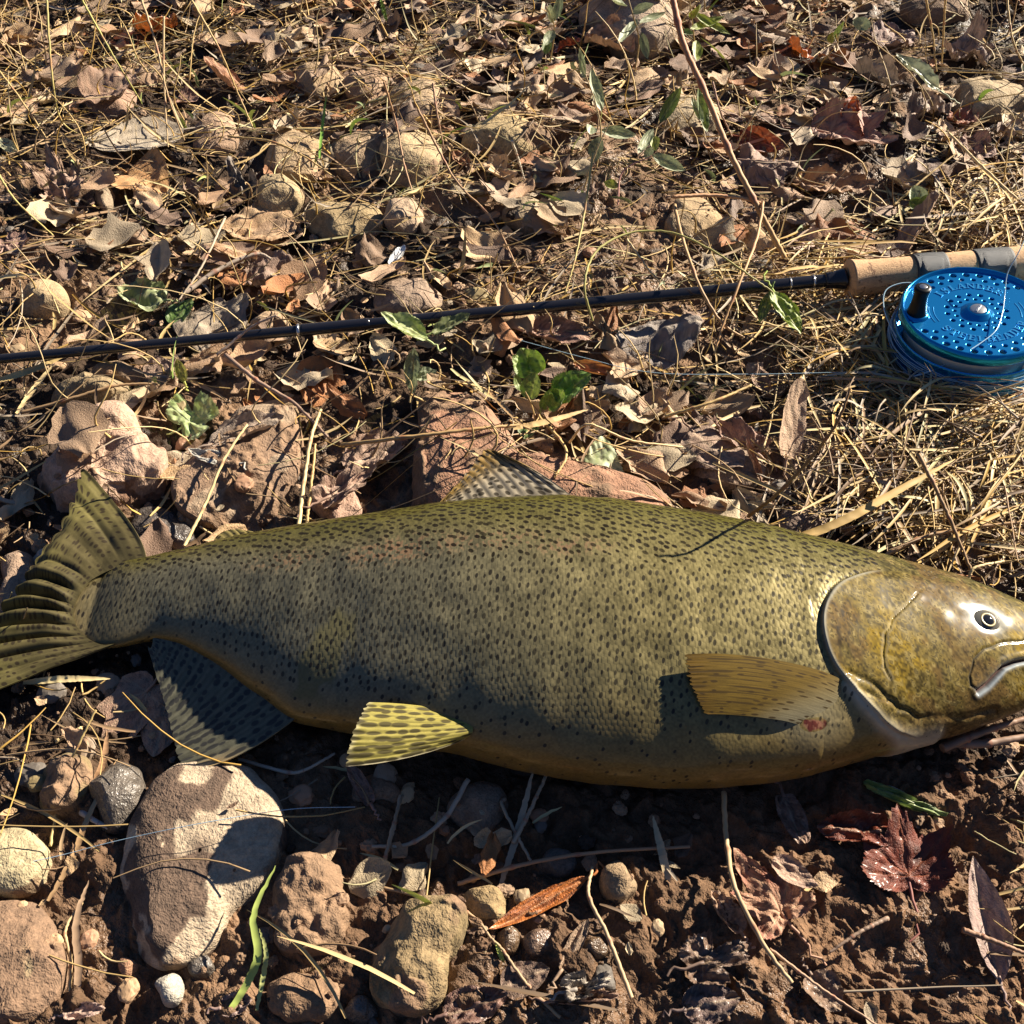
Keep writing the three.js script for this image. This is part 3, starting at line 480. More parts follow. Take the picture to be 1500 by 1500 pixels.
fin('tail_fin', [[215, 822], [172, 832], [135, 850], [112, 880], [108, 905], [122, 930], [150, 945], [168, 944]], [[190, 764], [132, 775], [92, 822], [66, 862], [52, 898], [38, 935], [40, 968], [62, 983]], [[124, 687], [103, 748], [52, 818], [30, 862], [-6, 905], [-40, 950], [-70, 1000], [-72, 1036]], { nu: 200, nv: 60, rays: 26, folds: 11, pleat: .0058, wave: .004, rayK: .5, th: .0007, mask: u => .18 + .82 * sstep(.26, .4, u) * sstep(.86, .7, u), rows: 26, cols: 17, dens: .75, long: .26, col: (u, v) => mul3(mix3([.075, .062, .026], [.15, .13, .042], sstep(.3, .9, v) * (.5 + .5 * noise(u * 14, 4))), 1 + .2 * noise(u * 20, v * 8, 4)), W: (u, v) => .003 + .003 * v, fray: .06, trans: .12 });
fin('anal_fin', [[225, 932], [275, 944], [332, 978], [388, 1018], [436, 1050]], [[222, 948], [256, 985], [292, 1025], [325, 1066], [354, 1104]], [[216, 946], [236, 1012], [250, 1060], [260, 1102], [272, 1131]], { rays: 14, pleat: .0004, rows: 17, cols: 11, dens: .82, long: .4, stretch: .8, spotC: [.03, .03, .03], col: (u, v) => mix3([.12, .117, .08], [.50, .36, .18], sstep(.9, 1, u) * sstep(.4, .8, v)), W: (u, v) => .002 - .002 * v, trans: .15 });  // dark tone holds the body's shade, pale tip the sunlight, both as colour
{
  const wr = flankW(...fishXV(676, 1066, .03));
  fin('pelvic_fin', [[676, 1046], [690, 1060], [692, 1072], [680, 1082]], [[612, 1034], [602, 1058], [598, 1086], [606, 1108]], [[540, 1029], [526, 1054], [513, 1090], [508, 1124]], { rayK: .5, rays: 11, pleat: .00022, rows: 9, cols: 8, dens: .85, long: .36, fat: 1.25, stretch: 1.1, spotC: [.05, .04, .015], col: (u, v) => mix3([.36, .31, .075], [.50, .45, .28], sstep(.92, 1, u) + .6 * sstep(.93, 1, v)), W: (u, v) => .014 + .020 * v + .006 * Math.sin(u * 3), trans: .3, nu: 110, seed: 9 });
}
fin('pectoral_fin', [[1250, 1000], [1240, 1022], [1218, 1042], [1186, 1062]], [[1130, 968], [1124, 994], [1112, 1024], [1098, 1050]], [[1004, 962], [1008, 990], [1019, 1020], [1034, 1048]], { rayK: .25, rays: 15, pleat: 0, rows: 16, cols: 12, dens: .28, long: .3, streak: .3, spotC: [.05, .03, .008], col: (u, v) => mul3(mix3(mix3([.25, .22, .13], [.15, .095, .014], sstep(.15, .6, v + (1 - u) * .4)), [.13, .075, .010], sstep(.75, 1, v)), 1 + .16 * noise(u * 60, v * 3, 5)), hug: (v, u) => -.0004 + .0028 * sstep(0, .22, v) + .0035 * v * (1 - .5 * u), W: (u, v, x, y) => flankW(...skinXV(x, y)) + .002, trans: .15, nu: 120 });

// ------------------------------------------------------------------ rod and reel
const RODY = .031;
{
  const rod = new THREE.Group(); const A = at(-160, 541, .022), B = at(1240, 408, RODY + .002), E = at(1640, 376, RODY + .006);
  tag(rod, 'fishing_rod', 'black fly rod with cork grip lying behind the fish', 'fishing rod'); rod.position.copy(A);
  const P = f => V3().lerpVectors(A, B, f).sub(A), Q = f => V3().lerpVectors(B, E, f).sub(A);
  const black = phy({ color: new THREE.Color().setRGB(.012, .012, .016), roughness: .22, specularIntensity: .6, clearcoat: .5, clearcoatRoughness: .06 });
  const tube = (pts, r, n = 28) => { const m = new MB(); m.tube(pts, r, r, n, [1, 1, 1]); const g = m.geo(); g.deleteAttribute('color'); return g; };
  const line = (fn, a, b, n) => Array.from({ length: n + 1 }, (_, k) => fn(lerp(a, b, k / n)));
  part('blank', tube(line(P, 0, 1.01, 60), f => lerp(.0037, .0056, f)), black, rod);
  const wrapM = phy({ color: new THREE.Color().setRGB(.55, .55, .55), roughness: .2, metalness: .9 });
  const fAt = px => (px + 160) / 1400;
  part('ferrule', tube(line(P, fAt(418), fAt(520), 20), f => lerp(.0053, .0050, f)), black, rod, 'thicker black joint of the rod');
  for (const [px, w] of [[414, 4], [1186, 3], [1150, 2.5]]) part('ring', tube(line(P, fAt(px), fAt(px + w), 2), .0059), wrapM, rod);
  part('winding_check', tube(line(P, fAt(1205), fAt(1236), 8), f => lerp(.0068, .0095, f * f)), black, rod);
  const corkC = rgbTex(512, 512, (u, v) => { let c = mul3([.54, .335, .175], 1 + .10 * noise(u * 40, v * 40) + .1 * noise(u * 150, v * 150, 3)); const w = noise(u * 16, v * 90, 5) + .5 * noise(u * 60, v * 260, 6); return mix3(c, [.20, .10, .05], .85 * sstep(.62, .95, w)); }, true);
  corkC.wrapS = corkC.wrapT = THREE.RepeatWrapping;
  const cork = std({ map: corkC, roughness: .82, bumpMap: rep(grainT, 3), bumpScale: .0004 });
  const gr = .0142; 
  part('cork_grip', tube(line(Q, 0, 1, 120), f => f < .008 ? lerp(.0095, gr * 1.12, Math.sqrt(f / .008)) : gr * (1 + .14 * Math.exp(-(f - .008) / .045) ) * (1 + .10 * sstep(.1, .6, f)), 48), cork, rod);
  const rub = std({ color: new THREE.Color().setRGB(.05, .055, .06), roughness: .62, bumpMap: rep(grainT, 4), bumpScale: .0002 });
  const padB = rgbTex(128, 128, (u, v) => .5 + .5 * Math.sin(u * 150) * Math.sin(v * 150), false);
  const padM = std({ color: new THREE.Color().setRGB(.10, .105, .11), roughness: .5, bumpMap: padB, bumpScale: .0006 });
  for (const [a, b] of [[1333, 1379], [1420, 1474]]) {
    const fa = (a - 1240) / 400, fb = (b - 1240) / 400, ringM = part('rubber_ring', tube(line(Q, fa, fb, 16), f => gr * 1.11 * (1 + .035 * Math.sin(f * 3.14)), 48), rub, rod);
    const c = Q(lerp(fa, fb, .5)), ax = V3().subVectors(E, B).normalize();
    const pad = gridGeo(20, 16, (i, j) => { const u = i / 19 * 2 - 1, v = j / 15 * 2 - 1, k = Math.sqrt(Math.max(0, 1 - Math.pow(Math.abs(u), 3) * .5)), th = .55 + v * .62 * k * (1 - .25 * u), rr = gr * 1.185 - .0008 * Math.pow(Math.max(Math.abs(u), Math.abs(v)), 8), x = u * Math.abs(fb - fa) * V3().subVectors(E, B).length() * .34; return { p: c.clone().addScaledVector(ax, x).add(V3(0, Math.cos(th) * rr, Math.sin(th) * rr)), u: i / 19, v: j / 15 }; });
    pad.deleteAttribute('color'); part('thumb_pad', pad, padM, ringM);
  }
}
{
  const yF = .055, c = at(1438, 457, yF), R = c.distanceTo(at(1330, 462, yF)), hh = .042, y0 = yF - hh;
  const reel = new THREE.Group(); reel.position.set(c.x, y0, c.z); reel.rotation.set(-.05, .0, .06);
  tag(reel, 'fly_reel', 'bright blue metal fly reel on dry grass at the right edge', 'fishing reel');
  const blue = phy({ color: new THREE.Color().setRGB(.003, .235, .60), metalness: .75, roughness: .27, clearcoat: .35, clearcoatRoughness: .15 });
  const blue2 = phy({ color: new THREE.Color().setRGB(.006, .24, .55), metalness: .85, roughness: .18 });
  const lathe = (pts, n = 128) => new THREE.LatheGeometry(pts.map(([x, y]) => new THREE.Vector2(x, y)), n);
  // spool face with its holes
  const s = new THREE.Shape(); s.absarc(0, 0, R * .925, 0, Math.PI * 2);
  const hole = (r, a, q) => { const p = new THREE.Path(); p.absarc(Math.cos(a) * r * R, Math.sin(a) * r * R, q * R, 0, Math.PI * 2, true); s.holes.push(p); };
  const ka = Math.PI - .02; // where the handle sits
  for (let k = 0; k < 30; k++) { const a = k / 30 * 6.2831853; const d = Math.abs(Math.atan2(Math.sin(a - ka), Math.cos(a - ka))), d2 = Math.abs(Math.atan2(Math.sin(a), Math.cos(a))); if (d > .42 && d2 > .42) { hole(.845, a, .050); hole(.735, a + .105, .037); } }
  for (let k = 0; k < 16; k++) { const a = k / 16 * 6.2831853; hole(.385, a, .037); hole(.285, a + .196, .029); }
  const face = new THREE.ExtrudeGeometry(s, { depth: .0016, bevelEnabled: true, bevelSize: .0004, bevelThickness: .0004, bevelSegments: 2, curveSegments: 64 }); face.rotateX(-Math.PI / 2); face.translate(0, hh - .0038, 0);
  const f = part('spool_face', face, blue, reel);
  part('rim', lathe([[R * .90, hh - .0042], [R * .93, hh - .0016], [R * .945, hh + .0006], [R * .965, hh + .0012], [R * .985, hh], [R * .99, hh - .0015], [R * 1.0, hh - .0022], [R * 1.005, hh - .005], [R * .995, hh - .0085], [R * .97, hh - .0095], [R * .93, hh - .008], [R * .90, hh - .0042]]), blue2, f);
  part('hub', lathe([[0, hh + .0014], [R * .115, hh + .0014], [R * .125, hh + .0018], [R * .15, hh + .0010], [R * .19, hh - .0012], [R * .23, hh - .0022], [R * .23, hh - .004], [0, hh - .004]], 64), blue2, f);
  const cap = lathe([[0, hh + .0024], [R * .095, hh + .0022], [R * .108, hh + .0010], [R * .108, hh - .001]], 48);
  const screw = part('cap_screw', cap, phy({ color: new THREE.Color().setRGB(.62, .62, .60), metalness: .95, roughness: .28 }), f);
  const slot = new THREE.BoxGeometry(R * .17, .0006, R * .03); slot.rotateY(.95); slot.translate(0, hh + .00265, 0); part('slot', slot, phy({ color: new THREE.Color().setRGB(.8, .8, .78), metalness: .9, roughness: .22 }), f);
  // engraved letters and arcs
  const font = await new FontLoader().loadAsync('fonts/droid/droid_serif_bold.typeface.json');
  const lets = [];
  const word = (txt, mid, r, size, out, step) => { const n = txt.length; for (let k = 0; k < n; k++) { const g = new TextGeometry(txt[k], { font, size: size * R, depth: .0006, curveSegments: 4, bevelEnabled: false }); g.computeBoundingBox(); const b = g.boundingBox; g.translate(-(b.min.x + b.max.x) / 2, -size * R / 2, 0); const a = mid + (k - (n - 1) / 2) * step * (out ? -1 : 1); g.rotateZ(out ? a - Math.PI / 2 : a + Math.PI / 2); g.translate(Math.cos(a) * r * R, Math.sin(a) * r * R, 0); lets.push(g); } };
  word('ISLANDER', Math.PI / 2 - .02, .585, .115, true, .215);
  word('STEELHEADER', -Math.PI / 2 + .02, .575, .112, false, .205);
  for (const [r, mid] of [[.56, Math.PI], [.62, Math.PI], [.56, 0], [.62, 0]]) { const ar = new THREE.TorusGeometry(r * R, .00045, 6, 24, .55); ar.rotateZ(mid - .275); lets.push(ar.toNonIndexed()); }
  const L = mergeGeometries(lets.map(g => { const q = g.index ? g.toNonIndexed() : g; for (const k of Object.keys(q.attributes)) if (!['position', 'normal', 'uv'].includes(k)) q.deleteAttribute(k); return q; })); L.rotateX(-Math.PI / 2); L.translate(0, hh - .00185, 0);
  part('lettering', L, phy({ color: new THREE.Color().setRGB(.05, .36, .72), metalness: .6, roughness: .25 }), f);
  // handle
  const hx = Math.cos(ka) * R * .80, hz = -Math.sin(ka) * R * .80;
  const knob = lathe([[0, .0255], [.0040, .0255], [.0062, .0248], [.0066, .0235], [.0060, .021], [.0056, .017], [.0058, .012], [.0068, .006], [.0078, .001], [.0078, 0], [0, 0]], 40); knob.translate(hx, hh - .0006, hz);
  const kn = part('handle', knob, phy({ color: new THREE.Color().setRGB(.006, .007, .009), roughness: .4, specularIntensity: .4 }), f);
  const kb = lathe([[.0078, .0012], [.0092, .0008], [.0105, -.0012], [.0105, -.003]], 40); kb.translate(hx, hh - .0008, hz); part('collar', kb, blue2, f);
  const ks = lathe([[0, .0008], [.0028, .0006], [.0030, 0]], 24); ks.translate(hx, hh - .0006 + .0255, hz); part('screw', ks, phy({ color: new THREE.Color().setRGB(.5, .5, .5), metalness: .95, roughness: .25 }), kn);
  // wound line, drum floor, frame
  const wind = []; for (let k = 0; k <= 44; k++) { const y = lerp(.0075, hh - .0056, k / 44); wind.push([R * .865 + (k % 2 ? .0005 : -.0003) - .002 * Math.pow(Math.abs(k / 22 - 1), 3), y]); } wind.push([R * .5, hh - .0056]);
  part('wound_line', lathe([[R * .5, .0075], ...wind], 96), std({ color: new THREE.Color().setRGB(.74, .69, .57), roughness: .7 }), reel);
  part('drum', lathe([[R * .12, hh - .016], [R * .46, hh - .016], [R * .47, hh - .006], [R * .50, hh - .006]], 64), blue2, reel);
  const frame = part('frame', lathe([[0, 0], [R * .96, 0], [R * 1.0, .0015], [R * 1.015, .005], [R * 1.015, .0235], [R * 1.0, .0255], [R * .985, .0252], [R * .975, .0235], [R * .972, .0055], [R * .3, .0055], [R * .2, .008], [0, .008]], 128), blue, reel);
  for (const a of [2.45, 5.6, .75]) { const p = new THREE.CapsuleGeometry(.0028, .016, 6, 16); p.translate(Math.cos(a) * R * 1.0, .018, -Math.sin(a) * R * 1.0); part('pillar', p, blue2, frame); }
  const foot = new THREE.BoxGeometry(R * .9, .012, R * .28, 1, 1, 1); foot.translate(R * .35, .016, -R * 1.12); part('reel_foot', foot, blue, frame);
  // loose line: coils slung round the frame and the leader looping off to the left
  const clear = phy({ color: new THREE.Color().setRGB(.34, .50, .60), roughness: .2, clearcoat: .6 }), lm = new MB(), Rr = rng(3);
  for (let k = 0; k < 12; k++) { const pts = [], r0 = R * (1.025 + Rr() * .03), y = .004 + Rr() * .022, ph = Rr() * 6; for (let a = 0; a <= 64; a++) { const t = a / 64 * 6.2831853; pts.push(V3(Math.cos(t) * (r0 + .001 * Math.sin(t * 3 + ph)), y + .004 * Math.sin(t + ph) + .002 * Math.sin(2 * t + ph), Math.sin(t) * (r0 + .001 * Math.sin(t * 3 + ph)))); } lm.tube(pts, .0003, .0003, 5, [1, 1, 1]); }
  const cg = lm.geo(); cg.deleteAttribute('color'); part('loose_coils', cg, clear, reel);
  const lead = (label, list, r) => { const m = new MB(); m.tube(spline(list.map(p => at(...p)), 80), r, r, 6, [1, 1, 1]); const g = m.geo(); g.deleteAttribute('color'); const o = new THREE.Mesh(g, clear); o.castShadow = true; return tag(o, 'fishing_line', label, 'fishing line'); };
  lead('clear leader looping off the left rim of the blue reel', [[1350, 415, .046], [1320, 415, .046], [1298, 425, .044], [1294, 445, .04], [1303, 475, .034], [1322, 505, .028], [1340, 520, .02]], .0005);
  lead('clear line hanging across the face of the blue reel', [[1510, 330, .092], [1492, 370, .082], [1476, 400, .070], [1472, 430, .0625], [1468, 460, .0605], [1458, 485, .0595], [1440, 500, .059], [1422, 512, .0585]], .0004);
  lead('pale line tail sticking out below the blue reel', [[1402, 518, .042], [1398, 524, .04], [1380, 536, .034], [1356, 546, .03], [1332, 553, .026]], .0008);
  lead('thin nylon line stretched over the biggest flat stone', [[-20, 1275, .022], [80, 1255, .02], [170, 1232, .026], [300, 1205, .036], [430, 1185, .03], [520, 1182, .02]], .00022);
  lead('thin clear line running along the grass below the rod', [[760, 498, .02], [860, 525, .02], [950, 545, .022], [1100, 548, .022], [1250, 545, .02], [1330, 545, .02]], .00025);
}

// ------------------------------------------------------------------ leaves
const LOBES = { maple: [[0, 1], [.42, .46], [.85, .86], [1.25, .42], [1.75, .60], [2.35, .30], [3.1416, .10]], plane: [[0, 1], [.36, .62], [.75, .88], [1.1, .55], [1.5, .66], [2.2, .42], [3.1416, .12]], torn: [[0, .9], [.5, .75], [.8, .35], [1.2, .8], [1.8, .7], [2.5, .45], [3.1416, .2]] };
function leafGeo(type, L, W, o, R) {                  // leaf lying along +x from its stalk, upper side +y
  const sd = R() * 100, dry = o.crumple ?? .05, cup = o.cup ?? .5, curl = o.curl ?? .3, c1 = o.color, c2 = o.color2 || mul3(c1, .62), vc = o.vein || mix3(c1, [.6, .48, .3], .35), veinH = o.veinH ?? .012;
  const shape = (lx, lz, vein, ed) => {
    const s = lx / L, q = lz / W, cr = fbm(s * 3.2 + sd, q * 2.6, 1, 3) * dry * L * 1.6, fl = fbm(s * 10 + sd, q * 8, 4, 2) * dry * L * .5;
    let z = lz, y = 0;
    if (Math.abs(cup) > .01) { const k = cup * (1 + .5 * (o.twist ?? 0) * (s - .5)), a = k * q * 1.6; z = Math.sin(a) / (k * 1.6) * W; y = (1 - Math.cos(a)) / (k * 1.6) * W * (cup < 0 ? 1 : 1); }
    let x = lx; if (Math.abs(curl) > .01) { const a = curl * (s - .35) * 1.4, r = L / (curl * 1.4); x = Math.sin(a) * r + .35 * L; y += (1 - Math.cos(a)) * r; }
    y += cr + fl - vein * veinH * W + (o.fold ?? 0) * Math.abs(lz) + (o.edge ?? 0) * W * ed * ed * noise(s * 7 + sd, q * 6, 8);
    const n = fbm(s * 6 + sd, q * 6, 3, 4), n2 = noise(s * 40 + sd, q * 40, 2), n3 = noise(s * 14 + sd, q * 14, 6);
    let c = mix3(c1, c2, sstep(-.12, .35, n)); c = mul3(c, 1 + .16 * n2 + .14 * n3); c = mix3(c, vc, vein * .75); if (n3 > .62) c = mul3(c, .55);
    return { p: V3(x, y, z), c, u: lx * 12, v: lz * 12 };
  };
  if (LOBES[type]) {
    const na = 132, nr = 16, Lo = LOBES[type], jag = o.jag ?? .12;
    const nodes = Lo.map(p => [p[0], p[1] * (1 + (R() - .5) * .25)]), other = Lo.map(p => [p[0], p[1] * (1 + (R() - .5) * .25)]);
    const lin = (l, a) => { let i = 1; while (i < l.length - 1 && l[i][0] < a) i++; const t = clamp((a - l[i - 1][0]) / (l[i][0] - l[i - 1][0])); return lerp(l[i - 1][1], l[i][1], Math.pow(t, l[i][1] > l[i - 1][1] ? 1.3 : .75)); };
    const lobeA = Lo.filter((p, k) => k % 2 === 0 && k < 6).map(p => p[0]);
    return gridGeo(na, nr, (i, j) => {
      const a = i / na * 6.2831853 - 3.14159265, aa = Math.abs(a), rho = j / (nr - 1);
      let r = lin(a < 0 ? nodes : other, aa) * (1 + jag * (Math.abs(((aa * 9 + sd) % 1) - .5) * 2 - .5) * sstep(2.9, 2.2, aa));
      const hole = o.torn ? clamp(1 - .7 * sstep(.15, .5, noise(a * 1.6 + sd, 3))) : 1; r *= hole;
      const lx = (.18 + Math.cos(a) * r * .82 * rho) * L, lz = Math.sin(a) * r * rho * W * 1.15;
      let vein = 0; for (const l of lobeA) for (const sg of [-1, 1]) vein = Math.max(vein, gs(Math.sin(a - sg * l) * rho, .022) * (Math.cos(a - sg * l) > 0 ? 1 : 0)); const sv = Math.abs(((rho * 7 + aa * 3) % 1) - .5); vein = Math.max(vein, .45 * sstep(.07, .02, sv) * sstep(.1, .3, rho));
      return shape(lx, lz, vein, rho);
    }, true);
  }
  const ns = 40, nt = 19, pw = type === 'lance' ? .9 : type === 'strip' ? .35 : .72, peak = type === 'lance' ? .85 : type === 'heart' ? .5 : .7;
  return gridGeo(ns, nt, (i, j) => {
    const s = i / (ns - 1), t = j / (nt - 1) * 2 - 1, w = W * Math.pow(Math.sin(Math.PI * clamp(Math.pow(s, peak), .004, .997)), pw) * (1 + (o.serr ?? .06) * (Math.abs(((s * 17) % 1) - .5) * 2 - .5) + (o.ragged ?? 0) * noise(s * 9 + sd, Math.sign(t) * 3, 2));
    const lx = s * L, lz = t * w, sv = Math.abs((((s - Math.abs(t) * .22) * (o.veins ?? 9) + 20) % 1) - .5), vein = Math.max(gs(t * w / W, .045), .55 * sstep(.10, .03, sv) * sstep(.05, .15, Math.abs(t)));
    return shape(lx, lz, vein, Math.abs(t));
  });
}
const leafSpots = [[690, 640, .045], [650, 720, .035], [790, 700, .04], [900, 735, .035], [428, 216, .02], [525, 214, .02], [604, 232, .02], [738, 212, .025], [404, 276, .018], [612, 150, .02]].map(([a, b, r]) => { const p = at(a, b, .015); return [p.x, p.z, r]; });   // leaves, and bare stone faces, that the loose litter keeps clear of
function leaf(label, base, tip, width, o = {}) {
  const R = rng(base[0] * 31 + base[1] * 7 + tip[0]), hb = o.hb ?? .004, ht = o.ht ?? .006;
  const A = at(base[0], base[1], hb), B = at(tip[0], tip[1], ht), ax = V3().subVectors(B, A), L = ax.length(); ax.normalize();
  let up = V3(0, 1, 0).addScaledVector(ax, -ax.y).normalize(); up.applyAxisAngle(ax, o.roll ?? 0); const side = V3().crossVectors(ax, up);
  const pl = Math.hypot(tip[0] - base[0], tip[1] - base[1]), mx = (base[0] + tip[0]) / 2, my = (base[1] + tip[1]) / 2, hm = (hb + ht) / 2, off = V3().subVectors(at(mx - (tip[1] - base[1]) / pl * width, my + (tip[0] - base[0]) / pl * width, hm), at(mx, my, hm));
  const W = lerp(off.length(), width * A.distanceTo(camera.position) / 1608, Math.min(1, Math.abs(o.roll ?? 0) * 1.2)) * (LOBES[o.type] ? 1.25 : 1.05);
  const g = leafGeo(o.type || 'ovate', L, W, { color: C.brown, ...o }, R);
  const q = new THREE.Quaternion().setFromRotationMatrix(new THREE.Matrix4().makeBasis(ax, up, side));
  const G = new THREE.Group(); G.quaternion.copy(q); G.position.copy(A);
  if (o.free === undefined) {                          // let it down on to (or lift it clear of) what lies under it
    const pos = g.attributes.position, pen = []; const v = V3();
    for (let k = 0; k < pos.count; k += 3) { v.fromBufferAttribute(pos, k).applyQuaternion(q).add(A); pen.push(topH(v.x, v.z) + .0015 - v.y); }
    pen.sort((a, b) => a - b); G.position.y += pen[Math.floor(pen.length * (o.bury ?? .9))];
  }
  { const c = V3().lerpVectors(A, B, .5); leafSpots.push([c.x, c.z, Math.max(L, W * 1.6) * .5]); }
  const mat = o.mat || M.leaf; part('blade', g, mat, G);
  if (o.stalk !== 0) { const n = o.stalk ?? .35, m = new MB(), pts = []; for (let k = 0; k <= 8; k++) { const f = k / 8; pts.push(V3(lerp(LOBES[o.type] ? .19 * L : .06 * L, -n * L, f), .0008 + .08 * L * f * (1 - f) * (R() > .5 ? 1 : .3), .12 * L * f * f * (R() - .5) * 2)); } m.tube(pts, .0011, .0007, 6, o.stalkColor || mul3(o.color || C.brown, .9)); part('stalk', m.geo(), M.straw, G); }
  return tag(G, o.name || 'dead_leaf', label, o.cat || 'leaf', o.group);
}
leaf('orange tan broad leaf with strong fan veins lying on the grey leaf', [178, 240], [238, 262], 34, { type: 'heart', color: [.46, .25, .09], color2: [.40, .20, .07], vein: [.60, .38, .18], veinH: .03, cup: .5, curl: -.4, hb: .012, ht: .016, veins: 6, serr: .1 });
leaf('long flat grey serrated leaf behind the orange veined leaf', [268, 188], [122, 212], 22, { color: [.42, .35, .26], color2: [.36, .29, .2], serr: .1, cup: .2, curl: .2, crumple: .02, hb: .012, ht: .014 });
leaf('crumpled mauve brown lobed leaf at the left edge of the upper bank', [100, 300], [75, 232], 50, { type: 'maple', color: C.mauve, color2: C.brown, crumple: .16, cup: .9, hb: .006, ht: .02 });
leaf('large tan serrated leaf with a straw across it above the rod', [432, 310], [318, 322], 28, { color: [.42, .27, .14], color2: [.36, .21, .10], serr: .08, cup: .4, hb: .008, ht: .010 });
leaf('tan leaf half under the large tan leaf', [440, 318], [348, 352], 20, { color: [.40, .25, .14], cup: .5, hb: .006, ht: .008 });
leaf('upright reddish brown leaf standing in the dry grass at the upper left', [352, 116], [290, 66], 17, { color: [.40, .20, .10], color2: [.32, .16, .09], roll: .5, cup: .8, hb: .012, ht: .035, type: 'ovate' });
leaf('torn grey brown wood-like leaf above the rod at left of centre', [258, 478], [362, 422], 38, { color: [.31, .245, .175], color2: [.24, .18, .12], type: 'ovate', ragged: .35, crumple: .05, cup: -.4, veins: 14, veinH: .02, hb: .008, ht: .012 });
leaf('dark mauve leaf under twigs just behind the torn grey leaf', [350, 400], [440, 380], 26, { color: C.mauve, crumple: .12, cup: .8 });
leaf('flat brown leaf behind the long grey serrated leaf', [130, 160], [205, 128], 26, { color: [.31, .185, .115], crumple: .06 });
leaf('small square reddish leaf below the upright reddish leaf', [258, 140], [292, 138], 13, { color: [.33, .175, .11], cup: .5 });
leaf('dark crumpled grey leaf left of the flat tan stone', [360, 270], [330, 222], 22, { type: 'torn', color: [.22, .18, .15], crumple: .3, cup: 1.3, hb: .008, ht: .02 });
leaf('glowing orange red leaf at the top edge on the left', [200, 30], [255, 12], 22, { mat: M.thinLeaf, color: [.45, .14, .025], color2: [.30, .07, .015], crumple: .12, roll: -.6, hb: .008, ht: .028 });
leaf('pinkish brown lobed leaf at the very left below the mauve one', [10, 378], [42, 348], 24, { type: 'torn', color: [.34, .2, .15], crumple: .1 });
leaf('pale narrow leaf at the left edge of the upper bank', [-14, 190], [24, 216], 8, { type: 'lance', color: [.45, .45, .28], cup: .7, hb: .02, ht: .02 });
leaf('backlit red leaf curling up among brown leaves on the upper right', [1262, 192], [1254, 122], 22, { mat: M.thinLeaf, color: [.48, .12, .02], color2: [.26, .05, .012], cup: 1.2, crumple: .1, roll: -.8, hb: .008, ht: .034, stalk: .2 });
leaf('large curled brown leaf under the backlit red leaf', [1190, 182], [1330, 208], 34, { type: 'plane', color: [.34, .20, .14], color2: [.26, .13, .09], crumple: .1, cup: .8, hb: .008, ht: .010 });
leaf('dark red leaf on its edge left of the backlit red leaf', [1085, 182], [1155, 200], 18, { mat: M.thinLeaf, color: [.28, .07, .025], color2: [.18, .04, .02], roll: .7, cup: .7, crumple: .08, hb: .010, ht: .012 });
leaf('small glowing rust leaf at the top right of centre', [1160, 45], [1192, 72], 15, { mat: M.thinLeaf, color: [.42, .11, .02], roll: -.7, cup: .8, hb: .01, ht: .016 });
leaf('dark red curled leaf beside the large pale rock at the top', [808, 62], [852, 38], 20, { mat: M.thinLeaf, color: [.28, .05, .02], roll: -.5, crumple: .12, hb: .012, ht: .026 });
leaf('tan curled leaf in front of the large pale rock', [860, 50], [930, 72], 20, { color: [.46, .28, .17], cup: .9, crumple: .1, hb: .010, ht: .008 });
leaf('twisted upright pale brown leaf above the cork grip', [1322, 352], [1388, 262], 15, { color: [.42, .28, .18], color2: [.34, .21, .14], type: 'strip', cup: .7, twist: 1, ragged: .4, roll: -.5, hb: .012, ht: .045 });
leaf('small red brown leaf at the right edge of the upper bank', [1398, 160], [1432, 175], 15, { color: [.35, .13, .07], crumple: .14 });
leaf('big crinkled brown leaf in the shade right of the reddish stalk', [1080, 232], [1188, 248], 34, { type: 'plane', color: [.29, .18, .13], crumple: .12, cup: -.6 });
leaf('warm brown broken leaf above the small pale leaf', [1172, 262], [1288, 268], 18, { color: [.36, .2, .1], crumple: .12, cup: .6 });
leaf('small pinkish leaf below the crinkled brown leaves', [1170, 348], [1222, 362], 17, { type: 'torn', color: [.44, .29, .22], crumple: .12 });
leaf('mauve leaf in shade at the right of the top edge', [1280, 60], [1340, 50], 20, { color: [.27, .17, .14], crumple: .12 });
leaf('crumpled light brown leaf near the small green sprig at the top right', [1396, 75], [1450, 95], 26, { type: 'torn', color: [.36, .25, .19], crumple: .22, cup: 1 });
leaf('wavy brown leaf left of the tan stone by the right edge', [1338, 165], [1390, 150], 22, { color: [.34, .24, .18], crumple: .2, cup: .9 });
leaf('curled grey brown leaf above the backlit red leaf', [1262, 88], [1320, 130], 18, { color: [.36, .28, .21], cup: 1.2, crumple: .1 });
leaf('brown leaf at the right edge above the cork grip', [1405, 200], [1462, 226], 18, { color: [.33, .19, .14], crumple: .14 });
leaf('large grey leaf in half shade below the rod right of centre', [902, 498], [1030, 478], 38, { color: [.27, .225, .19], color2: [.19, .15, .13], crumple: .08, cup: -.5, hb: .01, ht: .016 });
leaf('striped brown leaf under the rod beside the small curled orange leaf', [770, 478], [868, 500], 22, { color: [.34, .18, .12], cup: .7, veins: 14, veinH: .05, hb: .01, ht: .01 });
leaf('small curled orange leaf below the rod', [905, 530], [838, 512], 12, { color: [.55, .26, .08], color2: [.50, .16, .05], mat: M.thinLeaf, cup: 1.2, roll: -.3, hb: .015, ht: .022 });
leaf('tall bright tan folded leaf above the shoulder of the fish', [1150, 672], [1166, 554], 25, { type: 'strip', color: [.46, .31, .20], color2: [.42, .27, .17], ragged: .12, cup: .4, crumple: .02, veinH: .004, roll: .7, hb: .012, ht: .05, free: 1 });
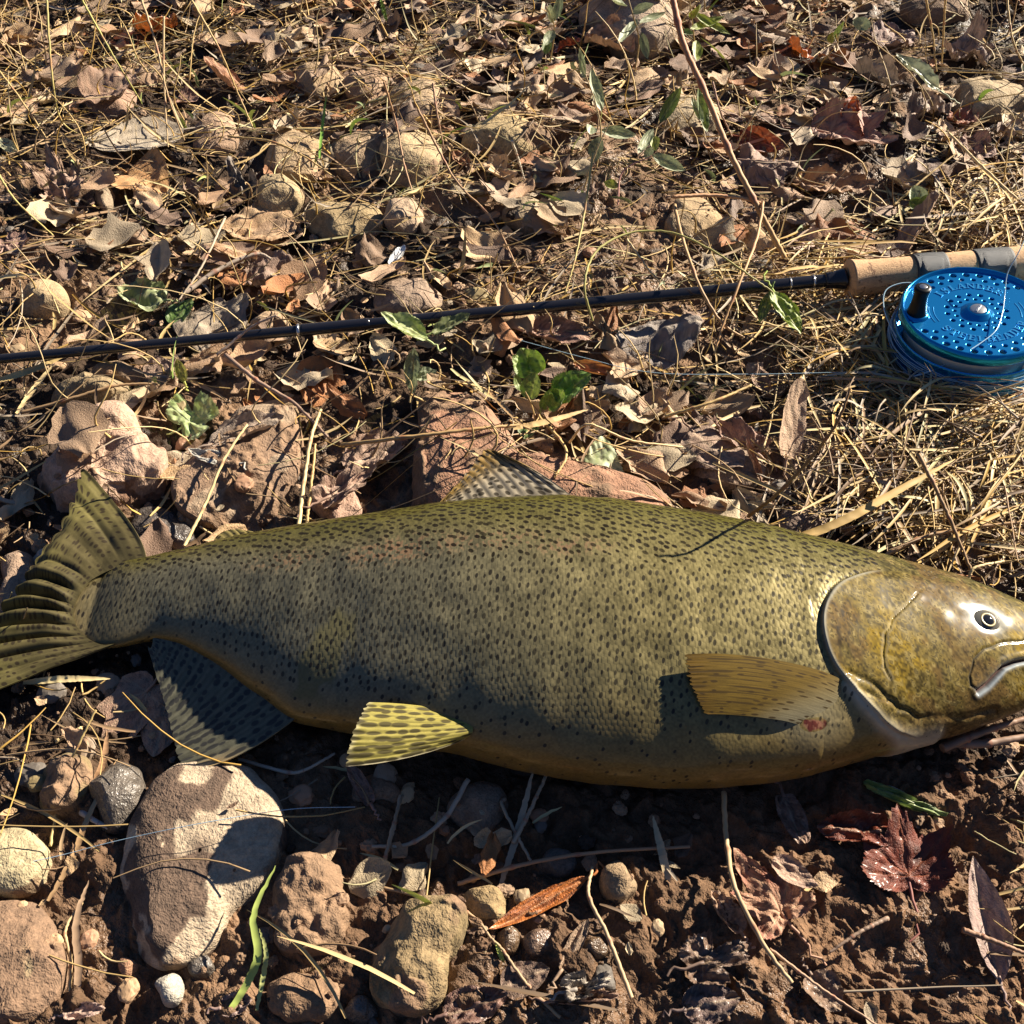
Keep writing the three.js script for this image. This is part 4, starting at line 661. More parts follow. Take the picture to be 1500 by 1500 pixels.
leaf('wide brown leaf in shade joined to the right of the tall tan leaf', [1175, 690], [1225, 570], 38, { color: [.38, .26, .17], cup: .4, hb: .012, ht: .024, crumple: .06 });
leaf('curled pinkish brown leaf at the left of the tall tan leaf', [1118, 648], [1040, 596], 30, { type: 'plane', color: [.34, .20, .15], color2: [.25, .14, .1], cup: 1.1, crumple: .12, hb: .012, ht: .03 });
leaf('narrow withered leaf hanging right of the curled pinkish leaf', [1112, 694], [1092, 640], 9, { type: 'strip', color: [.38, .21, .13], cup: 1.3, hb: .01, ht: .03 });
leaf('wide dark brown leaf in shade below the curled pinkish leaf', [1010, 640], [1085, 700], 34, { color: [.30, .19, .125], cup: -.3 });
leaf('brown leaf above the left end of the reddish rock', [470, 752], [560, 700], 24, { color: [.38, .24, .17], type: 'plane', cup: .8, crumple: .12 });
leaf('mauve leaf pieces in shade left of the reddish rock', [505, 690], [600, 640], 26, { color: [.33, .21, .145], crumple: .1 });
leaf('small orange leaf at the right tip of the reddish rock', [948, 742], [988, 742], 13, { color: [.52, .28, .16], cup: .7, hb: .03, ht: .03 });
leaf('brown hanging leaf between the rod and the pale green leaf', [250, 520], [205, 552], 22, { color: [.36, .24, .17], cup: .4, hb: .018, ht: .01 });
leaf('whitish narrow leaf across the broad muddy rock', [335, 658], [270, 642], 10, { type: 'lance', color: [.44, .42, .36], color2: [.38, .35, .3], hb: .032, ht: .03, cup: .4 });
leaf('grey rolled leaf touching the broad muddy rock from behind', [300, 640], [415, 598], 20, { type: 'lance', color: [.37, .28, .21], cup: .9, hb: .024, ht: .028 });
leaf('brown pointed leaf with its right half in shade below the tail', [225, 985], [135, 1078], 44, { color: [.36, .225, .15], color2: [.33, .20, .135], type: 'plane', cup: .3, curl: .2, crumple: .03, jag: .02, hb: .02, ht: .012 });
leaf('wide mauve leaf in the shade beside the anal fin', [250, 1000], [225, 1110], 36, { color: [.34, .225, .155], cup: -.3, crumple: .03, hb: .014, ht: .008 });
leaf('slender glossy rust coloured leaf pointing up right below the belly', [862, 1282], [716, 1364], 17, { type: 'lance', mat: M.wetLeaf, color: [.40, .13, .03], color2: [.20, .07, .03], cup: .6, crumple: .03, hb: .014, ht: .012, stalk: .18 });
leaf('big wet dark red lobed leaf on the mud below the head', [1345, 1292], [1322, 1166], 80, { type: 'plane', mat: M.wetLeaf, color: [.15, .035, .018], color2: [.09, .022, .012], vein: [.22, .07, .03], cup: .6, crumple: .06, bury: .98, hb: .012, ht: .02, stalk: .55, stalkColor: [.25, .09, .07] });
leaf('wet dark red leaf lobe folded left of the big wet leaf', [1318, 1212], [1200, 1202], 30, { mat: M.wetLeaf, color: [.16, .04, .02], color2: [.10, .025, .015], cup: .9, crumple: .08, bury: .98, hb: .012, ht: .012, stalk: 0 });
leaf('crumpled rusty brown lobed leaf on the mud left of the wet red leaf', [1165, 1350], [1080, 1235], 72, { type: 'maple', color: [.36, .19, .11], color2: [.24, .08, .04], crumple: .13, cup: .9, hb: .012, ht: .02, stalk: .5 });
leaf('tan curled leaf edge left of the crumpled rusty leaf', [1085, 1370], [1040, 1308], 22, { color: [.42, .26, .16], crumple: .12, cup: 1, ragged: .3 });
leaf('folded pale brown flap on the crumpled rusty leaf', [1130, 1260], [1195, 1300], 19, { color: [.40, .25, .17], cup: .5, hb: .03, ht: .024, free: 1, stalk: 0 });
leaf('slender two toned leaf lying upright on the mud at the lower right', [1476, 1432], [1430, 1244], 27, { type: 'lance', color: [.27, .18, .15], color2: [.36, .26, .22], fold: .5, cup: .2, curl: .3, crumple: .02, hb: .006, ht: .014, stalk: .3, serr: .02 });
leaf('large dark brown sodden leaf in the lower middle right', [1010, 1420], [1110, 1390], 40, { type: 'torn', mat: M.wetLeaf, color: [.17, .11, .08], crumple: .12 });
leaf('brown sodden leaf at the bottom edge right of centre', [1000, 1480], [1085, 1462], 34, { mat: M.wetLeaf, color: [.15, .10, .085], crumple: .1 });
leaf('flat brown leaf in the mud at the bottom centre', [735, 1452], [805, 1422], 28, { color: [.18, .11, .075], crumple: .06, cup: .4 });
leaf('dark brown leaf at the bottom edge left of centre bottom', [650, 1492], [745, 1462], 30, { mat: M.wetLeaf, color: [.16, .09, .07], crumple: .1 });
leaf('pale bleached leaf piece in the mud left of the grey straw loops', [820, 1430], [862, 1352], 15, { type: 'lance', color: [.33, .22, .14], cup: .8 });
leaf('grey crumpled wet leaf in the bottom centre', [830, 1462], [905, 1440], 26, { type: 'torn', mat: M.wetLeaf, color: [.30, .26, .22], crumple: .22, cup: 1 });
leaf('curled brown leaf rim at the bottom centre right', [810, 1470], [910, 1462], 16, { color: [.30, .18, .12], cup: 1.4, crumple: .08 });
leaf('small mauve leaf below the grey pebble by the rusty stone', [322, 1478], [372, 1466], 18, { color: [.30, .2, .17], crumple: .14 });
leaf('pinkish curled leaf at the bottom edge left', [100, 1492], [160, 1482], 16, { color: [.46, .31, .25], cup: 1, crumple: .1 });
leaf('brown curled leaf left of the pelvic fin tip below the belly', [545, 1184], [510, 1122], 16, { color: [.34, .2, .15], cup: .9, hb: .006, ht: .012 });
leaf('brown wet leaf strip below the belly right of centre', [1148, 1160], [1180, 1236], 18, { type: 'strip', mat: M.wetLeaf, color: [.24, .15, .11], cup: .3 });
leaf('dark leaf flat on the mud at the bottom right', [1190, 1420], [1235, 1478], 28, { mat: M.wetLeaf, color: [.20, .13, .09], crumple: .08 });
// living leaves
leaf('cupped pale green hairy leaf below the left half of the rod', [262, 608], [318, 566], 38, { name: 'green_leaf', type: 'torn', mat: M.thinLeaf, color: [.48, .58, .24], color2: [.36, .50, .16], crumple: .09, cup: .5, jag: .08, hb: .012, ht: .022, vein: [.45, .5, .28] });
leaf('yellow green leaf tip standing behind the cupped pale green leaf', [270, 560], [258, 524], 9, { name: 'green_leaf', type: 'lance', mat: M.thinLeaf, color: [.42, .44, .10], hb: .02, ht: .04, free: 1 });
leaf('pale green wilted leaf behind the dorsal fin', [880, 692], [884, 622], 36, { name: 'green_leaf', mat: M.thinLeaf, type: 'heart', color: [.52, .58, .32], color2: [.44, .52, .24], cup: -.25, crumple: .05, hb: .026, ht: .026, serr: .12, vein: [.5, .54, .34] });
leaf('pale green trampled leaf above the rod on the left', [238, 422], [168, 412], 22, { name: 'green_leaf', mat: M.thinLeaf, color: [.36, .42, .18], crumple: .14, hb: .012, ht: .012 });
leaf('bright green leaf beside the trampled one above the rod', [242, 448], [275, 412], 14, { name: 'green_leaf', mat: M.thinLeaf, color: [.14, .26, .04], hb: .012, ht: .018 });
leaf('pale green leaf lying over the rod at its middle', [626, 500], [556, 462], 14, { name: 'green_leaf', mat: M.thinLeaf, type: 'lance', color: [.46, .54, .22], color2: [.3, .40, .10], fold: .3, hb: .046, ht: .058, free: 1 });
leaf('olive green leaf along the rod right of the pale green leaf', [632, 490], [690, 462], 10, { name: 'green_leaf', mat: M.thinLeaf, type: 'lance', color: [.22, .26, .08], hb: .046, ht: .052, free: 1 });
leaf('yellow green speckled leaf hanging below the rod on a thin stem', [1130, 424], [1172, 492], 15, { name: 'green_leaf', mat: M.thinLeaf, type: 'lance', color: [.30, .40, .04], color2: [.22, .32, .03], hb: .05, ht: .032, free: 1 });
leaf('small dark green leaf left of the yellow green speckled leaf', [1128, 428], [1112, 474], 9, { name: 'green_leaf', mat: M.thinLeaf, type: 'lance', color: [.15, .22, .05], hb: .05, ht: .03, free: 1 });
leaf('short broad green grass blade on the mud under the head', [1272, 1132], [1392, 1184], 9, { name: 'grass_blade', cat: 'grass blade', mat: M.thinLeaf, type: 'strip', color: [.30, .42, .10], cup: .7, hb: .016, ht: .006, serr: 0, veins: 1, stalk: 0 });
leaf('pale green dry leaf right of the reddish stalk near the top', [1378, 136], [1308, 84], 9, { name: 'green_leaf', mat: M.thinLeaf, type: 'lance', color: [.42, .46, .30], fold: .3, hb: .02, ht: .035, free: 1 });
leaf('small white curled husk on the ground above the rod', [572, 378], [592, 348], 11, { name: 'husk', cat: 'husk', type: 'ovate', color: [.70, .70, .70], color2: [.55, .58, .62], mat: M.wetLeaf, cup: 1.3, hb: .012, ht: .016, stalk: 0 });

// ------------------------------------------------------------------ stems, twigs and green plants
// list: photo pixels with the height of each point above the ground level
function stem(name, label, list, r0, r1, color, o = {}) {
  const m = new MB(), pts = spline(list.map(([x, y, h]) => { const p = at(x, y, h ?? .006); if (h === undefined) p.y = topH(p.x, p.z) + .004; return p; }), o.n ?? 40), R = rng(list[0][0] + list[0][1] * 3);
  for (const p of pts) { p.x += (R() - .5) * .0006; p.y += (R() - .5) * .0006; }
  const kn = o.knots || [];
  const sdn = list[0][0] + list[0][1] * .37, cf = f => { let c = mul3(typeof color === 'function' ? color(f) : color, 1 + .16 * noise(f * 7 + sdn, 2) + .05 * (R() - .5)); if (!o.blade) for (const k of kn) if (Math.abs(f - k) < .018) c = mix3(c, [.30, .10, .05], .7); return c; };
  const rf = f => { let r = lerp(r0, r1, f); for (const k of kn) r *= 1 + .35 * gs(f - k, .012); return r; };
  if (o.blade) m.ribbon(pts, r0, o.fold ?? .3, cf, V3(0, 1, .4)); else m.tube(pts, rf, 0, 8, cf);
  if (o.branches) for (const b of o.branches) { const bp = spline(b.map(([x, y, h]) => at(x, y, h)), 20); m.tube(bp, r1 * 1.1, r1 * .6, 6, f => mul3(typeof color === 'function' ? color(1) : color, .85 + .3 * R())); }
  const x = new THREE.Mesh(m.geo(), M.straw); x.castShadow = x.receiveShadow = true;
  return tag(x, name, label, o.cat || (name.includes('twig') ? 'twig' : name.includes('straw') ? 'straw' : 'stem'), o.group);
}
stem('jointed_weed', 'thick jointed reddish tan stalk slanting down the upper right to the rod', [[984, -10, .16], [1000, 60, .135], [1035, 140, .11], [1070, 225, .085], [1108, 300, .06], [1150, 378, .022]], .0030, .0024, f => mix3([.42, .17, .08], [.46, .28, .11], f), { n: 80, knots: [.12, .36, .58, .77] });
stem('jointed_weed', 'orange tan side stem lying level from the left into the jointed stalk', [[986, 288, .07], [1040, 286, .066], [1085, 290, .063], [1116, 298, .060]], .0017, .0014, [.48, .26, .12], { knots: [.5] });
stem('jointed_weed', 'thin tan stem running down from the jointed stalk across the rod', [[1118, 296, .062], [1108, 350, .055], [1085, 410, .05], [1058, 480, .03], [1046, 520, .018]], .0014, .0008, [.46, .27, .12], { knots: [.3, .6] });
stem('jointed_weed', 'tan stem leaning from the left over the rod to the grass mat', [[988, 300, .06], [1000, 350, .056], [1030, 430, .046], [1060, 475, .03], [1090, 495, .02]], .0016, .0010, [.44, .27, .12], { knots: [.4] });
stem('dry_weed', 'curved yellow green stem looping over the rod', [[868, 470, .035], [856, 420, .06], [872, 370, .07], [920, 342, .072], [980, 340, .072], [1040, 365, .07], [1100, 405, .062], [1132, 428, .052]], .0011, .0007, [.36, .33, .10], { n: 70 });
stem('dry_weed', 'thin yellow stem lying over the top right corner toward the cork grip', [[1390, 195, .03], [1440, 245, .035], [1500, 300, .03], [1540, 330, .02]], .0013, .001, C.pale);
stem('dry_weed', 'tan stem pointing up right above the cork grip', [[1310, 300, .01], [1350, 265, .02], [1400, 225, .03]], .0012, .0007, C.straw);
const thin = [
  ['tall wavy yellowish stem at the upper left', [[68, -10, .12], [72, 60, .09], [80, 140, .05], [92, 180, .02], [130, 205, .008]], [.44, .36, .12]],
  ['straight pale stem leaning from the top edge to the upright reddish leaf', [[275, -10, .12], [320, 70, .08], [350, 140, .035], [372, 190, .01]], C.straw],
  ['paired thin stem crossing above the orange veined leaf', [[205, -8, .11], [230, 70, .08], [246, 140, .05], [270, 205, .012]], [.42, .28, .14]],
  ['upright thin stem ending behind the orange veined leaf', [[240, 24, .1], [240, 110, .06], [246, 215, .012]], [.46, .33, .17]],
  ['yellow green stem leaning from the top left corner region', [[120, 0, .1], [165, 80, .06], [206, 148, .015]], [.42, .38, .10]],
  ['long bent stem at the far left', [[-6, 98, .06], [30, 145, .04], [72, 208, .012]], C.straw],
  ['yellow stem arching at the left edge beside the crumpled mauve leaf', [[-8, 245, .06], [20, 290, .04], [78, 345, .012]], [.46, .38, .12]],
  ['reddish dry stem curving up above the blocky tan stone', [[562, 120, .09], [580, 180, .05], [592, 240, .025], [606, 288, .01]], [.38, .22, .11]],
  ['forked reddish stem above the middle of the rod', [[612, 160, .09], [640, 215, .06], [668, 265, .04], [720, 320, .025], [762, 400, .012]], [.40, .24, .12]],
  ['short curled stem left of the forked reddish stem', [[634, 122, .08], [640, 165, .06], [650, 215, .03]], [.36, .22, .13]],
  ['thin pale stem with seed tip in the upper middle', [[750, 206, .07], [760, 236, .04], [768, 262, .02]], [.60, .54, .42]],
  ['yellow green stem rising between the green sprigs and the rod', [[868, 225, .07], [858, 300, .045], [842, 380, .025], [828, 430, .012]], [.42, .34, .12]],
  ['straw stem leaning across the pale ground right of the rod middle', [[918, 350, .03], [950, 395, .02], [976, 425, .012]], C.pale],
  ['dry stem standing at the top edge right of centre', [[1355, -8, .09], [1366, 50, .05], [1372, 105, .014]], C.straw],
  ['pair of dry stems standing near the top right', [[1385, -8, .09], [1382, 50, .05], [1380, 92, .02]], C.straw],
  ['tall dry stem along the right edge of the upper bank', [[1474, -10, .12], [1484, 60, .09], [1500, 96, .07]], C.straw],
  ['fine reddish stem with pink flower buds left of the jointed stalk', [[1044, 120, .07], [1054, 160, .05], [1072, 200, .02]], [.40, .24, .16]],
  ['pale stem standing above the tan block behind the stalk', [[1116, 148, .05], [1094, 185, .03], [1078, 215, .01]], C.pale],
  ['brown stem bent over the smooth tan rounded stone', [[334, 200, .02], [400, 208, .03], [450, 232, .03], [500, 268, .015]], C.straw],
  ['grey twig above the rod left of centre', [[330, 318, .02], [290, 400, .02], [262, 440, .015]], C.grey],
];
thin.forEach(([l, p, c], k) => stem('dry_weed', l, p, .0012, .0007, c, { n: 36, knots: [.35, .7] }));
const lying = [
  ['dry_straw', 'bundle-like pale straw standing behind the shoulder of the tail half', [[436, 780, .012], [446, 700, .022], [456, 640, .03], [470, 600, .02]], .0016, C.pale],
  ['dry_straw', 'pale straw parallel to the straw bundle behind the back', [[448, 776, .012], [456, 710, .02], [462, 650, .026]], .0012, C.straw],
  ['dry_straw', 'pale slanted straw between the broad muddy rock and the black wet stone', [[270, 800, .015], [300, 740, .02], [330, 670, .03], [362, 622, .034]], .0013, C.pale],
  ['dry_straw', 'long dark straw lying across the reddish rock', [[500, 652, .014], [600, 640, .034], [700, 628, .036], [770, 622, .03]], .0016, [.40, .26, .11]],
  ['dry_straw', 'bright tan broad straw going right from the reddish rock', [[752, 628, .032], [800, 618, .03], [862, 600, .024]], .0024, [.48, .32, .13]],
  ['dry_straw', 'tan straw crossing down over the upper end of the reddish rock', [[712, 568, .03], [742, 600, .034], [776, 632, .03]], .0018, [.38, .24, .11]],
  ['dry_straw', 'thin straw resting on the right arm of the reddish rock', [[790, 610, .02], [830, 665, .036], [812, 700, .036]], .0012, C.straw],
  ['dry_straw', 'curved pale straw arching over the pale green wilted leaf', [[834, 648, .03], [860, 622, .05], [920, 644, .04], [1000, 655, .026]], .0010, C.pale],
  ['dry_straw', 'long pale straw crossing left of the tall tan leaf', [[974, 610, .02], [1040, 590, .03], [1100, 565, .03]], .0014, C.straw],
  ['dry_straw', 'flat bundle of gold straw slanting behind the shoulder', [[1158, 790, .03], [1230, 765, .034], [1310, 722, .036], [1400, 672, .036]], .0030, [.46, .30, .09]],
  ['dry_straw', 'second gold straw under the flat bundle behind the head', [[1180, 790, .02], [1260, 752, .026], [1340, 700, .03]], .0020, [.40, .27, .09]],
  ['dry_straw', 'dark shiny straw slanting down to the top of the head', [[1345, 665, .06], [1380, 735, .045], [1422, 835, .02]], .0016, [.30, .18, .08]],
  ['dry_straw', 'white bent straw above the head', [[1418, 852, .02], [1424, 835, .026], [1470, 822, .022]], .0012, C.pale],
  ['dry_straw', 'brown straw lying level above the head toward the right edge', [[1284, 820, .018], [1350, 788, .024], [1430, 772, .028], [1510, 764, .03]], .0016, [.36, .22, .10]],
  ['dry_straw', 'bright flat straw under the lower lobe of the tail fin', [[34, 1000, .012], [90, 995, .016], [162, 994, .012]], .0022, [.60, .48, .24]],
  ['dry_straw', 'short bright straw left of the brown pointed leaf', [[82, 1086, .008], [120, 1066, .010]], .0016, C.pale],
  ['dry_straw', 'thin tall straw rising left of the biggest flat stone', [[74, 1240, .008], [90, 1150, .014], [118, 1085, .03], [140, 1040, .04]], .0010, [.46, .34, .14]],
  ['dry_straw', 'brown flat straw below the brown pointed leaf', [[130, 1170, .006], [152, 1115, .014], [158, 1070, .018]], .0022, [.38, .22, .11]],
  ['dry_straw', 'tan straw bending along the left side of the biggest flat stone', [[70, 1320, .008], [110, 1250, .012], [128, 1200, .016], [172, 1112, .02]], .0018, [.40, .25, .12]],
  ['dry_straw', 'long flat straw standing on end in the lower left', [[108, 1480, .008], [116, 1420, .012], [112, 1350, .014], [130, 1290, .016]], .0022, [.38, .25, .15]],
  ['dry_straw', 'thin straw beside the long flat one in the lower left', [[98, 1482, .008], [104, 1410, .01], [96, 1362, .014], [120, 1322, .012]], .0011, [.42, .3, .15]],
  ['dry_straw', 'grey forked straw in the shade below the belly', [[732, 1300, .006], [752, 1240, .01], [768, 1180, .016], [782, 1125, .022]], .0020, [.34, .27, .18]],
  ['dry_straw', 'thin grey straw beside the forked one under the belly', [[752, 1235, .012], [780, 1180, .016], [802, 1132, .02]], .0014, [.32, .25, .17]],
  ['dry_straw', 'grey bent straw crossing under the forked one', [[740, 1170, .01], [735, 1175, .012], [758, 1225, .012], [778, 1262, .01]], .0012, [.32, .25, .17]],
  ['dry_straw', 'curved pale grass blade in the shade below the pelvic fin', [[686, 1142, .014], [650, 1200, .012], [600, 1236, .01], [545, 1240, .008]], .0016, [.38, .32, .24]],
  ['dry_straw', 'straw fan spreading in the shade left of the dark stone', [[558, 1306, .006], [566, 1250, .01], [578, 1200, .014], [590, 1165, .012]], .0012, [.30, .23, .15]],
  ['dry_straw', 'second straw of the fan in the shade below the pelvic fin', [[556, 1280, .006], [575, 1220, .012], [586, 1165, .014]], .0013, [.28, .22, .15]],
  ['dry_straw', 'long brown straw lying level below the belly shade', [[670, 1295, .006], [760, 1268, .012], [860, 1250, .012], [1010, 1240, .010]], .0014, [.36, .22, .12]],
  ['dry_straw', 'pale upright straw below the belly at centre right', [[980, 1296, .004], [970, 1250, .012], [956, 1195, .016]], .0024, [.44, .34, .2]],
  ['dry_straw', 'bent pale straw standing under the belly right of centre', [[925, 1462, .006], [890, 1370, .012], [862, 1310, .016], [868, 1270, .012]], .0013, [.44, .31, .17]],
  ['dry_straw', 'long tan straw going down the lower middle right', [[1060, 1160, .016], [1064, 1230, .014], [1080, 1310, .026], [1130, 1400, .012], [1160, 1440, .006]], .0016, [.42, .30, .16]],
  ['dry_straw', 'bent white grass straw behind the anal fin in shade', [[350, 1112, .01], [430, 1132, .012], [446, 1128, .012], [490, 1104, .01]], .0012, [.42, .36, .28]],
  ['dry_straw', 'yellow tipped thin straw at the bottom centre', [[820, 1490, .006], [770, 1440, .01], [735, 1390, .014], [720, 1375, .018]], .0010, [.36, .24, .13]],
  ['dry_straw', 'straw curving by the lower edge of the olive brown rock', [[560, 1300, .006], [640, 1320, .012], [690, 1340, .014], [735, 1395, .012]], .0010, [.36, .24, .13]],
  ['dry_straw', 'flat straw bundle at the left edge under the rod', [[-10, 560, .012], [40, 545, .014], [92, 524, .016]], .0030, [.50, .36, .15]],
  ['dry_straw', 'pale folded straw pointing down from the rod at the left', [[24, 606, .008], [50, 570, .012], [80, 532, .02]], .0022, C.pale],
  ['dry_straw', 'brown curved stem lying under the rod at the left', [[30, 605, .012], [100, 585, .016], [170, 565, .016], [230, 562, .012]], .0014, [.28, .18, .09]],
  ['twig', 'bare brown twig with a tiny dried bud rising behind the back', [[1096, 756, .05], [1140, 722, .085], [1190, 668, .12], [1228, 615, .15], [1246, 568, .165]], .0013, [.24, .13, .05]],
  ['twig', 'grey branching twig under the rod at left of centre', [[318, 520, .02], [370, 478, .035], [405, 462, .045]], .0013, [.34, .26, .2]],
  ['twig', 'brown twig crossing down from the rod toward the broad rock', [[330, 520, .024], [380, 560, .02], [430, 590, .016], [480, 640, .012]], .0020, [.26, .17, .12]],
  ['twig', 'rough grey twig above the rod left of the middle', [[270, 430, .012], [320, 395, .016], [380, 372, .016], [398, 380, .012]], .0022, [.33, .26, .2]],
  ['twig', 'white grey splintered twig left of the biggest flat stone', [[120, 1190, .01], [138, 1202, .014], [166, 1216, .01]], .0020, [.42, .37, .33]],
  ['twig', 'brown twig on the mud under the throat of the fish', [[1380, 1096, .012], [1440, 1072, .014], [1510, 1050, .012]], .0030, [.22, .13, .08]],
  ['twig', 'second brown twig on the mud along the lower jaw', [[1390, 1086, .008], [1430, 1090, .010], [1510, 1078, .010]], .0036, [.24, .15, .1]],
  ['twig', 'dark root-like twig in the mud at the lower right', [[1300, 1345, .006], [1260, 1365, .008], [1215, 1395, .006]], .0014, [.24, .16, .11]],
  ['twig', 'long thin twig across the mud from the rusty leaf to the bottom edge', [[1128, 1390, .01], [1200, 1445, .008], [1290, 1505, .006]], .0010, [.36, .22, .13]],
  ['twig', 'thin twig at the lower right edge beside the slender leaf', [[1410, 1362, .008], [1460, 1380, .008], [1510, 1400, .006]], .0018, [.24, .13, .07]],
];
for (const [n, l, p, r, c] of lying) stem(n, l, p, r, n === 'twig' ? r * .55 : r * .7, c, { n: 40, knots: [.3, .62], blade: n === 'dry_straw' && r >= .0018, fold: .35 });
stem('grass_blade', 'bright green grass blade standing beside the biggest flat stone', [[330, 1490, .006], [362, 1440, .012], [378, 1400, .02], [372, 1340, .024], [404, 1268, .03]], .0022, 0, [.36, .44, .10], { blade: 1, cat: 'grass blade' });
stem('grass_blade', 'second pale green grass blade right of the first by the biggest stone', [[376, 1480, .006], [386, 1430, .012], [390, 1395, .02], [380, 1360, .02]], .0014, 0, [.38, .40, .14], { blade: 1, cat: 'grass blade' });
stem('grass_blade', 'small bright green grass tuft blade above the flat tan stones', [[468, 232, .01], [472, 190, .02], [478, 140, .045]], .0016, 0, [.22, .42, .06], { blade: 1, cat: 'grass blade' });
stem('grass_blade', 'green grass blade at the top edge left of centre', [[566, 30, .03], [556, -6, .06]], .0026, 0, [.16, .28, .05], { blade: 1, cat: 'grass blade' });
stem('grass_blade', 'thin yellow green tip in the mud at the bottom centre', [[738, 1412, .006], [726, 1380, .02]], .0012, 0, [.45, .50, .10], { blade: 1, cat: 'grass blade' });
// sprigs with narrow leaves: stem, then leaves as [base, tip, width, heights]
function plant(name, label, sl, leaves, o = {}) {
  const G = new THREE.Group(), b = at(...sl[0]); G.position.copy(b);
  const m = new MB(); m.tube(spline(sl.map(p => at(...p).sub(b)), 24), o.r ?? .0009, (o.r ?? .0009) * .6, 7, o.stem || [.34, .24, .10]); part('stem', m.geo(), M.straw, G);
  for (const [p, q, w, c, f] of leaves) {
    const A = at(...p).sub(b), B = at(...q).sub(b), ax = V3().subVectors(B, A), L = ax.length(), R = rng(p[0] * 3 + q[1]); ax.normalize();
    const up = V3(0, 1, .35).addScaledVector(ax, -V3(0, 1, .35).dot(ax)).normalize().applyAxisAngle(ax, (R() - .5) * .8), side = V3().crossVectors(ax, up);
    const g = leafGeo(o.type || 'lance', L, w * .00078, { color: c, color2: mul3(c, .7), cup: .5, curl: f ?? .5, crumple: .02 + (o.crumple ?? 0), serr: o.serr ?? .02, veins: 7, fold: .25 }, R);
    g.applyMatrix4(new THREE.Matrix4().makeBasis(ax, up, side).setPosition(A)); part('leaf', g, M.thinLeaf, G);
  }
  return tag(G, name, label, 'plant', o.group);
}
const sg = [.34, .40, .22], gr = [.17, .25, .05], yg = [.34, .40, .06];
plant('weed', 'grey green sprig with long pointed leaves in the upper middle', [[874, 245, .01], [880, 190, .04], [872, 150, .06], [858, 110, .08]], [[[880, 165, .05], [862, 105, .07], 10, sg], [[856, 115, .07], [845, 68, .10], 5, sg], [[880, 192, .04], [930, 200, .03], 9, sg], [[878, 200, .04], [872, 240, .02], 11, mul3(sg, .6)], [[866, 185, .045], [862, 200, .045], 8, sg]]);
plant('weed', 'pale leafed sprig in front of the large pale rock at the top', [[930, 105, .01], [936, 60, .04], [928, 25, .07], [918, -10, .09]], [[[934, 30, .06], [906, 72, .05], 9, sg], [[926, 20, .07], [960, 8, .08], 8, sg], [[918, 10, .08], [892, 2, .09], 8, sg], [[940, 48, .05], [950, 90, .03], 7, mul3(sg, .6)], [[936, 35, .06], [975, 22, .06], 7, sg]]);
plant('weed', 'small willow-like sprig left of the pale rock at the top', [[806, 90, .01], [812, 40, .05], [800, 10, .08]], [[[812, 45, .05], [796, 70, .04], 8, sg], [[808, 35, .055], [804, 10, .08], 7, sg], [[812, 30, .06], [822, -8, .08], 7, sg], [[804, 60, .04], [800, 82, .03], 8, gr]]);
plant('weed', 'yellow green weed at the top edge beside the jointed stalk', [[1018, 70, .02], [1015, 40, .05], [1010, 0, .09]], [[[1015, 30, .06], [1028, 10, .08], 10, yg], [[1010, 45, .05], [1060, 30, .05], 8, yg], [[1016, 20, .06], [1068, 55, .04], 7, yg], [[1020, 60, .03], [1018, 95, .02], 9, yg], [[1016, 50, .05], [994, 48, .05], 6, gr]]);
plant('weed', 'upright green leaf shoot left of the jointed stalk', [[1034, 210, .01], [1026, 165, .03], [1016, 125, .05]], [[[1034, 195, .02], [1018, 128, .05], 9, gr], [[1030, 180, .03], [1012, 145, .04], 6, mul3(sg, .9)]]);
plant('weed', 'dark green narrow leaf weed right of the grey green sprig', [[955, 215, .01], [970, 165, .03], [998, 128, .05]], [[[966, 180, .03], [998, 128, .055], 9, gr], [[956, 190, .03], [930, 230, .02], 7, sg], [[960, 200, .02], [962, 225, .015], 7, yg]]);
plant('weed', 'sprig with a pink stem and pale leaves above the curved stem', [[905, 300, .01], [912, 252, .03], [955, 228, .045]], [[[955, 228, .045], [1002, 252, .03], 9, sg], [[945, 232, .04], [958, 215, .05], 6, sg], [[905, 275, .02], [885, 268, .02], 7, yg]], { stem: [.50, .25, .20] });
plant('weed', 'leafy green seedling plant between the rod and the reddish rock', [[790, 605, .01], [800, 580, .02], [815, 560, .03]], [[[782, 552, .03], [762, 510, .045], 17, [.28, .42, .06], .2], [[770, 545, .03], [752, 520, .04], 10, [.30, .44, .08], .2], [[788, 545, .03], [784, 512, .045], 11, [.26, .40, .05], .2], [[775, 585, .02], [786, 545, .035], 12, [.30, .42, .08]], [[815, 585, .02], [864, 546, .04], 17, [.18, .34, .05], -.3], [[812, 588, .02], [840, 546, .035], 10, [.20, .36, .05]], [[805, 598, .015], [830, 572, .03], 13, [.26, .42, .06]], [[800, 600, .012], [806, 570, .03], 9, [.28, .44, .08]], [[765, 560, .02], [752, 566, .02], 12, [.26, .36, .10]], [[780, 625, .012], [768, 645, .01], 13, [.12, .22, .03]]], { type: 'ovate', serr: .16, crumple: .04, stem: [.2, .28, .06] });
plant('weed', 'small sage green leaf cluster left of the reddish rock', [[600, 590, .01], [604, 560, .02], [606, 520, .04]], [[[600, 562, .02], [606, 506, .045], 9, mul3(sg, .9)], [[606, 555, .02], [640, 545, .02], 9, sg], [[604, 575, .015], [612, 550, .03], 9, sg]], { crumple: .04 });
plant('weed', 'small green sprig with round leaf near the top right', [[1225, 75, .01], [1232, 45, .03], [1258, 35, .04]], [[[1222, 60, .02], [1242, 32, .045], 8, gr], [[1258, 45, .035], [1268, 26, .045], 14, sg], [[1216, 62, .02], [1222, 45, .035], 6, yg]], { type: 'ovate' });
